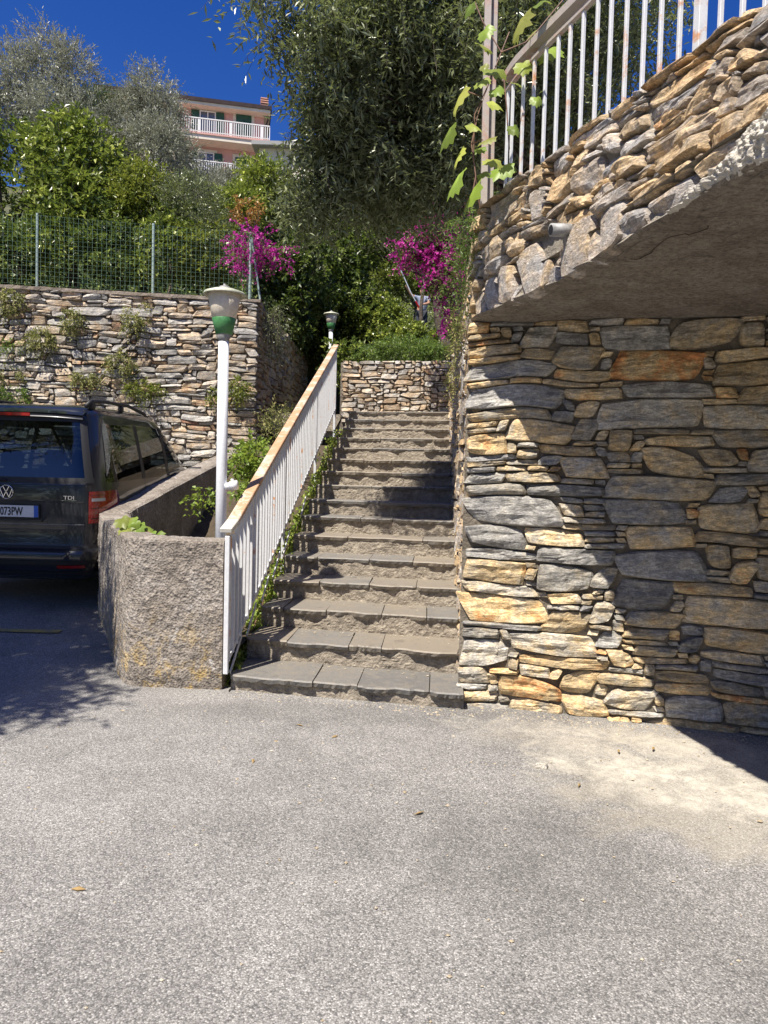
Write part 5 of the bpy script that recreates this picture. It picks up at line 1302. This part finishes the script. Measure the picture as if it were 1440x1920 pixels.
for k, (x, y, s_) in enumerate(gl):
    c = at(830 + x / 4.8, y / 4.8, 4.45 + rg.uniform(-.15, .25)); side = rg.random()
    fc = Vector((rg.uniform(-1, .6), -1 + rg.uniform(-.2, .6), rg.uniform(.1, 1.0)))
    if k in (4, 5, 14, 15, 16, 18): fc = Vector((-.9, -.22, .35))
    V, F = grape_leaf(c, s_ / 4.8 * 4.6 / FPX * 1.38, fc, math.pi + rg.uniform(-.7, .7), rg)
    V = np.array([v[:] for v in V]); cc = V.mean(0)
    link('leaf', make_mesh('leaf', V - cc, F, L_vine, np.tile((rg.random(), rg.random(), 0), (len(V), 1)), True), gv, cc)
m_ = MB()
for pts in ([(880, 395), (892, 330), (884, 270), (896, 215), (915, 160), (940, 98), (955, 60)], [(940, 98), (905, 40), (890, 3)], [(940, 98), (985, 80), (1010, 55), (1060, -5)], [(915, 160), (890, 215), (888, 300), (900, 390)], [(900, 180), (872, 170)], [(955, 280), (950, 200), (945, 150)], [(884, 270), (905, 262)]):
    m_.tube([at(a, b, 4.58 + .02 * i) for i, (a, b) in enumerate(pts)], .0042, 5)
m_.obj('stem', M_stem, gv)
# climbing plant leaves on the planter wall top
gp = thing('creeping_vine', 'short tendril of broad green leaves lying on top of the concrete wall', 'vine', tuple(at(260, 985, 5.6)))
for k, (x, y) in enumerate([(228, 975), (240, 982), (250, 988), (262, 985), (272, 995), (284, 1000), (294, 1003), (235, 990), (255, 978)]):
    c = at(x, y - 2, 5.62 - .03 * k / 8); V, F = grape_leaf(c, .10 + .03 * rg.random(), (rg.uniform(-.8, .5), -1, rg.uniform(.4, 1.2)), math.pi + rg.uniform(-1, 1), rg); V = np.array([v[:] for v in V]); cc = V.mean(0)
    link('leaf', make_mesh('leaf', V - cc, F, L_vine, np.tile((rg.random() * .8, rg.random(), 0), (len(V), 1)), True), gp, cc)
m_ = MB(); m_.tube([at(225, 985, 5.66), at(250, 984, 5.64), at(275, 996, 5.6), at(300, 1008, 5.55)], .004, 5); m_.obj('stem', M_stem, gp)

# ------------------------------------------------------------------ pink house on the hill
def house():
    M_pink = simple_mat('pink_plaster', (.56, .31, .27), (.64, .38, .34), .6, .9, .1); M_cream = simple_mat('cream_trim', (.62, .56, .46), (.7, .64, .54), 1, .8, .05)
    M_shut = simple_mat('green_shutter', (.012, .06, .035), (.02, .09, .05), 3, .5, .1); M_roof = simple_mat('dark_roof_edge', (.045, .03, .03), (.08, .05, .045), 3, .8, .2)
    M_wht = flat('white_frame', (.72, .72, .70), .5); M_brick = simple_mat('pink_brick', (.5, .25, .18), (.58, .32, .24), 5, .8, .2)
    M_pane = flat('window_pane', (.10, .12, .15), .05, 0, .8)
    c = at(420, 260, 55); ud = Vector((1, .21, 0)).normalized(); nd = Vector((ud.y, -ud.x, 0))   # facing camera
    def pt(u, v, n): return Vector((c.x, c.y, 0)) + ud * u + nd * n + Vector((0, 0, v))
    sc = FPX / 55.0
    t = thing('pink_house', 'pink villa with green shutters and white balcony railings up on the hill', 'house', (c.x, c.y, gz(c.x, c.y)))
    R = np.array([[ud.x, -nd.x, 0], [ud.y, -nd.y, 0], [0, 0, 1]])
    def bx(name, u0, u1, v0, v1, n0, n1, mat, par, bev=0):
        m_ = MB(); p = pt((u0 + u1) / 2, (v0 + v1) / 2, (n0 + n1) / 2); m_.box(p, (abs(u1 - u0), abs(n1 - n0), abs(v1 - v0)), R, bev=bev); return m_.obj(name, mat, par)
    ZT = at(420, 203, 55).z; F1 = at(420, 268, 55).z; F2 = F1 - 2.9   # eaves and balcony floors
    uR = (505 - 420) / sc - .15; uL = uR - 11.5
    wall = bx('wall', uL, uR - .35, F2 - 6, ZT - .25, -8, 0, M_pink, t)
    # hipped roof slab with dark edge
    rf = MB(); V = [pt(uL - .5, ZT - .12, .9), pt(uR + .15, ZT - .12, .9), pt(uR + .15, ZT - .12, -8.5), pt(uL - .5, ZT - .12, -8.5), pt(uL - .5, ZT + .12, .95), pt(uR + .15, ZT + .12, .95), pt(uR + .15, ZT + .12, -8.5), pt(uL - .5, ZT + .12, -8.5), pt(uL + 3, ZT + 1.5, -4), pt(uR - 3, ZT + 1.5, -4)]
    rf.add([v[:] for v in V], [(0, 1, 5, 4), (1, 2, 6, 5), (2, 3, 7, 6), (3, 0, 4, 7), (4, 5, 9, 8), (5, 6, 9), (6, 7, 8, 9), (7, 4, 8), (3, 2, 1, 0)]); roof = rf.obj('roof', M_roof, t)
    bx('eaves', uL - .4, uR + .05, ZT - .32, ZT - .122, -8, .8, M_cream, t)
    uc = (493 - 420) / sc; ch = bx('chimney', uc - .24, uc + .24, ZT, ZT + .95, -1.2, -.6, M_brick, roof)
    for k in range(3): bx('chimney_vent', uc - .28, uc + .28, ZT + 1.0 + k * .16, ZT + 1.07 + k * .16, -1.25, -.55, M_brick, roof)
    bx('chimney_vent', uc - .24, uc + .24, ZT + .95, ZT + 1.42, -1.1, -.8, M_roof, roof)
    def win(px0, px1, vb, vt, shut, closed=False):
        u0_, u1_ = (px0 - 420) / sc, (px1 - 420) / sc
        f = bx('window', u0_ - .2, u1_ + .2, vb, vt + .22, 0, .06, M_cream, t)
        if closed: bx('shutter', u0_, u1_, vb, vt, .062, .11, M_shut, f); return
        bx('pane', u0_ + .06, u1_ - .06, vb + .05, vt - .06, .062, .09, M_pane, f)
        for uu_ in (u0_, (u0_ + u1_) / 2 - .04, u1_ - .08): bx('frame', uu_, uu_ + .08, vb, vt, .092, .13, M_wht, f)
        bx('frame', u0_, u1_, vt - .08, vt, .131, .15, M_wht, f)
        if shut:
            bx('shutter', u0_ - .58, u0_ - .02, vb, vt, .08, .13, M_shut, f); bx('shutter', u1_ + .02, u1_ + .58, vb, vt, .08, .13, M_shut, f)
    win(376, 405, F1 + .02, F1 + 2.05, True); win(441, 469, F1 + .02, F1 + 2.1, False, True)
    win(374, 403, F2 + .02, F2 + 2.05, True); win(441, 469, F2 + .02, F2 + 1.95, False, True)
    for Fz, ur in ((F1, uR), (F2, uR - .3)):
        bx('balcony', uL, ur, Fz - .42, Fz - .12, 0, 1.25, M_cream, t); bx('balcony_edge', uL, ur + .02, Fz - .12, Fz, 0, 1.32, M_pink, t)
        br = MB()
        pz = [(uL, Fz + 1.0), (ur, Fz + 1.0)]
        def rail(u0_, u1_, v0, v1, n0=1.22, n1=1.26): m = pt((u0_ + u1_) / 2, (v0 + v1) / 2, (n0 + n1) / 2); br.box(m, (u1_ - u0_, n1 - n0, v1 - v0), R)
        rail(uL, ur, Fz + .95, Fz + 1.02, 1.2, 1.28); rail(uL, ur, Fz + .08, Fz + .13)
        uu_ = uL; k = 0
        while uu_ < ur:
            rail(uu_, uu_ + (.16 if k % 14 == 0 else .055), Fz, Fz + 1.0); uu_ += .155; k += 1
        o = br.obj('balcony_railing', M_wht, t); o['kind'] = 'stuff'
    m_ = MB(); m_.tube([pt(uR - .1, ZT - .1, .3), pt(uR - .1, ZT - .6, .25), pt(uR - .25, ZT - 1.0, .05), pt(uR - .25, F2 - 2, .05)], .06, 8); m_.obj('downpipe', M_roof, t)
    # neighbouring buildings
    d = at(560, 285, 50); t2 = thing('low_house', 'low grey house roof right of the pink villa half hidden by olive leaves', 'house', (d.x, d.y, gz(d.x, d.y)))
    zt2 = at(540, 272, 50).z; m_ = MB(); m_.box((d.x, d.y + 2, zt2 - 3.2), (5.2, 4, 6)); m_.obj('wall', M_cream, t2)
    m_ = MB(); m_.add([(d.x - 3, d.y - .6, zt2 - .25), (d.x + 3, d.y - .6, zt2 - .25), (d.x + 3, d.y + 4.5, zt2 - .2), (d.x - 3, d.y + 4.5, zt2 - .2), (d.x - 3, d.y - .6, zt2), (d.x + 3, d.y - .6, zt2), (d.x + 3, d.y + 4.5, zt2 + .9), (d.x - 3, d.y + 4.5, zt2 + .9)], [(0, 1, 5, 4), (4, 5, 6, 7), (0, 3, 2, 1), (1, 2, 6, 5), (3, 0, 4, 7), (2, 3, 7, 6)]); m_.obj('roof', M_greymetal, t2)
    d = at(268, 290, 48); t3 = thing('cream_house', 'cream building left of the pink villa, mostly behind the silvery olive', 'house', (d.x, d.y, gz(d.x, d.y)))
    zt3 = at(300, 248, 48).z; M_c2 = simple_mat('cream_plaster', (.55, .42, .32), (.62, .5, .4), .8, .9, .1)
    m_ = MB(); m_.box((d.x, d.y + 1.6, zt3 - 4), (4.0, 3, 7.6)); m_.obj('wall', M_c2, t3); m_ = MB(); m_.box((d.x, d.y + 1.6, zt3 - .1), (4.6, 3.8, .2)); m_.obj('roof', M_roof, t3)
    for k in range(2):
        m_ = MB(); m_.box((d.x - .9 + k * 2.0, d.y - .04, zt3 - 1.5), (.9, .1, 1.3)); f = m_.obj('window', M_wht, t3); m_ = MB(); m_.box((d.x - .9 + k * 2.0, d.y - .10, zt3 - 1.5), (.7, .04, 1.1)); m_.obj('pane', M_pane, f)
    m_ = MB()
    for k in range(26): m_.box((d.x - 1.9 + k * .15, d.y - 1.2, zt3 - 2.6), (.05, .05, .9))
    m_.box((d.x - .05, d.y - 1.2, zt3 - 2.13), (3.9, .06, .06)); o = m_.obj('balcony_railing', M_wht, t3); o['kind'] = 'stuff'; m_ = MB(); m_.box((d.x, d.y - .6, zt3 - 3.15), (4.0, 1.3, .2)); m_.obj('balcony', M_cream, t3)
house()

# ------------------------------------------------------------------ gardener among the bushes
def gardener():
    Yp = 25.0; hip = at(791, 578, Yp) - Vector((0, 0, .12)); t = thing('person', 'person in grey blue shirt reaching up with a red handled pole among the bushes', 'person', (hip.x, Yp, hip.z - .9))
    M_skin = flat('skin', (.45, .25, .16), .5); M_shirt = flat('grey_blue_shirt', (.24, .27, .36), .8); M_tr = flat('dark_trousers', (.03, .035, .05), .85); M_hair = flat('dark_hair', (.03, .02, .015), .7)
    h = hip
    def skin(name, pts, edges, rad, mat, par=t, sub=2):
        me = bpy.data.meshes.new(name); me.from_pydata([tuple(p) for p in pts], edges, []); me.materials.append(mat)
        o = bpy.data.objects.new(name, me); COL.objects.link(o); o.parent = par; o.location = -Vector(par['_w']); o['_w'] = [0, 0, 0]
        md = o.modifiers.new('s', 'SKIN')
        for i, r in enumerate(rad): o.data.skin_vertices[0].data[i].radius = (r, r) if np.isscalar(r) else r; 
        o.data.skin_vertices[0].data[0].use_root = True
        ms = o.modifiers.new('d', 'SUBSURF'); ms.levels = sub; ms.render_levels = sub; return o
    v = lambda x, y, z: h + Vector((x, y, z))
    # body: pelvis, spine, neck, head, arms (left of picture reaching up), legs
    P = [v(0, 0, 0), v(.01, -.01, .2), v(.02, -.02, .42), v(.02, -.03, .52), v(.0, -.05, .60), v(-.02, -.07, .72),
         v(-.17, -.05, .44), v(-.36, -.16, .50), v(-.52, -.24, .72), v(-.56, -.26, .79),
         v(.20, -.02, .44), v(.22, -.22, .24), v(-.02, -.34, .16), v(-.08, -.36, .15),
         v(-.1, 0, -.05), v(-.12, -.03, -.47), v(-.12, .02, -.88), v(-.12, -.12, -.9), v(.1, 0, -.05), v(.13, .0, -.47), v(.14, .06, -.88), v(.14, -.08, -.9)]
    E = [(0, 1), (1, 2), (2, 3), (3, 4), (4, 5), (2, 6), (6, 7), (7, 8), (8, 9), (2, 10), (10, 11), (11, 12), (12, 13), (0, 14), (14, 15), (15, 16), (16, 17), (0, 18), (18, 19), (19, 20), (20, 21)]
    Rr = [.13, .125, .13, .055, .075, .09, .06, .045, .032, .03, .06, .045, .032, .03, .085, .06, .045, .035, .085, .06, .045, .035]
    skin('body', P, E, Rr, M_skin)
    skin('shirt', [v(0, 0, -.05), v(.01, -.01, .2), v(.02, -.02, .42), v(.02, -.03, .50), v(-.17, -.05, .44), v(-.30, -.12, .48), v(.20, -.02, .44), v(.22, -.16, .31)], [(0, 1), (1, 2), (2, 3), (2, 4), (4, 5), (2, 6), (6, 7)], [.15, .145, .155, .07, .08, .065, .08, .065], M_shirt)
    skin('trousers', [v(0, 0, 0), v(-.1, 0, -.06), v(-.12, -.03, -.47), v(-.12, .02, -.84), v(.1, 0, -.06), v(.13, 0, -.47), v(.14, .06, -.84)], [(0, 1), (1, 2), (2, 3), (0, 4), (4, 5), (5, 6)], [.14, .10, .075, .06, .10, .075, .06], M_tr)
    skin('hair', [v(-.0, -.035, .68), v(-.01, -.03, .76)], [(0, 1)], [.09, .08], M_hair)
    pr = thing('pole_pruner', 'long pale pole pruner with a red grip held by the gardener', 'pole saw', tuple(at(785, 575, Yp - .35)))
    a = at(786, 577, Yp - .36); b = at(770, 548, Yp - .36); c = at(758, 521, Yp - .36); d = at(738, 478, Yp - .36); e = at(729, 455, Yp - .36); g_ = at(727, 442, Yp - .36)
    m_ = MB(); m_.tube([a, a.lerp(b, .42)], .035, 8); m_.obj('grip', M_red, pr)
    m_ = MB(); m_.tube([a.lerp(b, .42), b, c, d], .017, 8); m_.tube([d, e], .022, 8); m_.obj('pole', flat('aluminium', (.65, .68, .70), .35, .4), pr)
    m_ = MB(); m_.box(e.lerp(g_, .5), (.10, .05, .24), bev=.02); m_.obj('cutter_head', M_plate, pr)
gardener()

# ------------------------------------------------------------------ small things on the ground
dl = flat('dry_leaf', (.30, .20, .08), .8)
labs = [(147, 1670, 'pale dry leaf lying alone on the asphalt at the lower left'), (786, 1527, 'yellow dry leaf on the asphalt in the middle of the yard'), (628, 1383, 'brown dry leaf on the asphalt in front of the steps'), (475, 1429, 'small yellow leaf on the asphalt left of the middle'),
        (562, 1362, 'dry leaf near the lowest step'), (1160, 1410, 'brown twig like leaf near the foot of the stone wall'), (1225, 1405, 'thin dry leaf close to the foot of the stone wall'), (1086, 1474, 'small yellowish leaf right of the pale pebble'), (690, 1310, 'curled leaf below the cracked front tread')]
def on_ground(px, py):
    d = CR * ((px - 720) / FPX) + CU * ((960 - py) / FPX) + f0; s = -H / d.z; return Vector((d.x * s, d.y * s, 0))
for k, (px, py, lab) in enumerate(labs):
    p = on_ground(px, py); a = rg.uniform(0, 6.28); L_ = rg.uniform(.022, .034); W_ = L_ * .28
    V = [(L_ * math.cos(a), L_ * math.sin(a), .006), (W_ * -math.sin(a), W_ * math.cos(a), .012), (-L_ * math.cos(a), -L_ * math.sin(a), .005), (W_ * math.sin(a), -W_ * math.cos(a), .006), (0, 0, .013)]
    V = [(x, y, z - .003) for x, y, z in V] + [(x, y, z - .005) for x, y, z in V]
    o = link('fallen_leaf', make_mesh('fallen_leaf', V, [(0, 1, 4), (1, 2, 4), (2, 3, 4), (3, 0, 4), (5, 9, 6), (6, 9, 7), (7, 9, 8), (8, 9, 5)], dl), None, p + Vector((0, 0, .004)))
    tag(o, lab, 'leaf', 'dry leaves scattered on the asphalt')
p = on_ground(1015, 1440); V, F = stone_verts((-.035, .035, -.02, .02), lambda u, v, n: np.stack([u, v, n + .01], -1), 6, 5, .001, .02, .012, random.Random(2), 5, 0, .004)
pb = link('pebble', make_mesh('pebble', V, F, M_plaster), None, p); tag(pb, 'single pale pebble lying on the asphalt near the dusty patch', 'pebble')
# grit and tiny stones along the foot of the wall
m_ = MB(); rnn = random.Random(6)
for k in range(900):
    if k < 420: u_ = rnn.uniform(0, 2.6); q_ = WO + WD * u_ + WN * (.05 + abs(rnn.gauss(0, .10)))
    elif k < 620: q_ = Vector((rnn.uniform(-1.0, .5), 4.80 + rnn.uniform(-.08, .1) - 0.0, 0)); q_.y += (.5 - q_.x) * .2
    else: q_ = Vector((rnn.uniform(-2, 2), rnn.uniform(1.5, 5), 0))
    r_ = rnn.uniform(.0025, .008) * (1.5 if rnn.random() < .08 else 1); V = np.array([(1, 0, 0), (-1, 0, 0), (0, 1, 0), (0, -1, 0), (0, 0, 1)]) * r_ * np.array([rnn.uniform(.7, 1.4), rnn.uniform(.7, 1.4), .7]) + np.array([q_.x, q_.y, float(ground_z(q_.x, q_.y)) + .003])
    m_.add(V, [(0, 2, 4), (2, 1, 4), (1, 3, 4), (3, 0, 4)])
for k in range(700):
    n_ = rnn.randint(1, 15); t_ = rnn.random(); q_ = lip(n_, t_, TD - abs(rnn.gauss(0, .09))); z_ = Z1 + RIS * (n_ - 1) + .002; r_ = rnn.uniform(.002, .007)
    if n_ > 8: r_ *= 1.3
    m_.add(np.array([(1, 0, 0), (-1, 0, 0), (0, 1, 0), (0, -1, 0), (0, 0, 1)]) * r_ * np.array([rnn.uniform(.7, 2.2), rnn.uniform(.7, 1.6), .6]) + np.array([q_.x, q_.y, z_]), [(0, 2, 4), (2, 1, 4), (1, 3, 4), (3, 0, 4)])
gr = m_.obj('grit', simple_mat('grit_and_crumbs', (.30, .22, .12), (.5, .45, .36), 40, .9, 0)); tag(gr, kind='stuff')
wd = on_ground(772, 1316); plant('weed', 'tiny green weed sprouting at the foot of the stairs', 'weed', tuple(wd), [(tuple(wd + Vector((0, 0, .02))), (.022, .02, .015), 1)], L_fern, 12, 4, .03, .02, .010, up=.5, droop=0, wood=False)

for o in SC.objects:
    if '_w' in o: del o['_w']
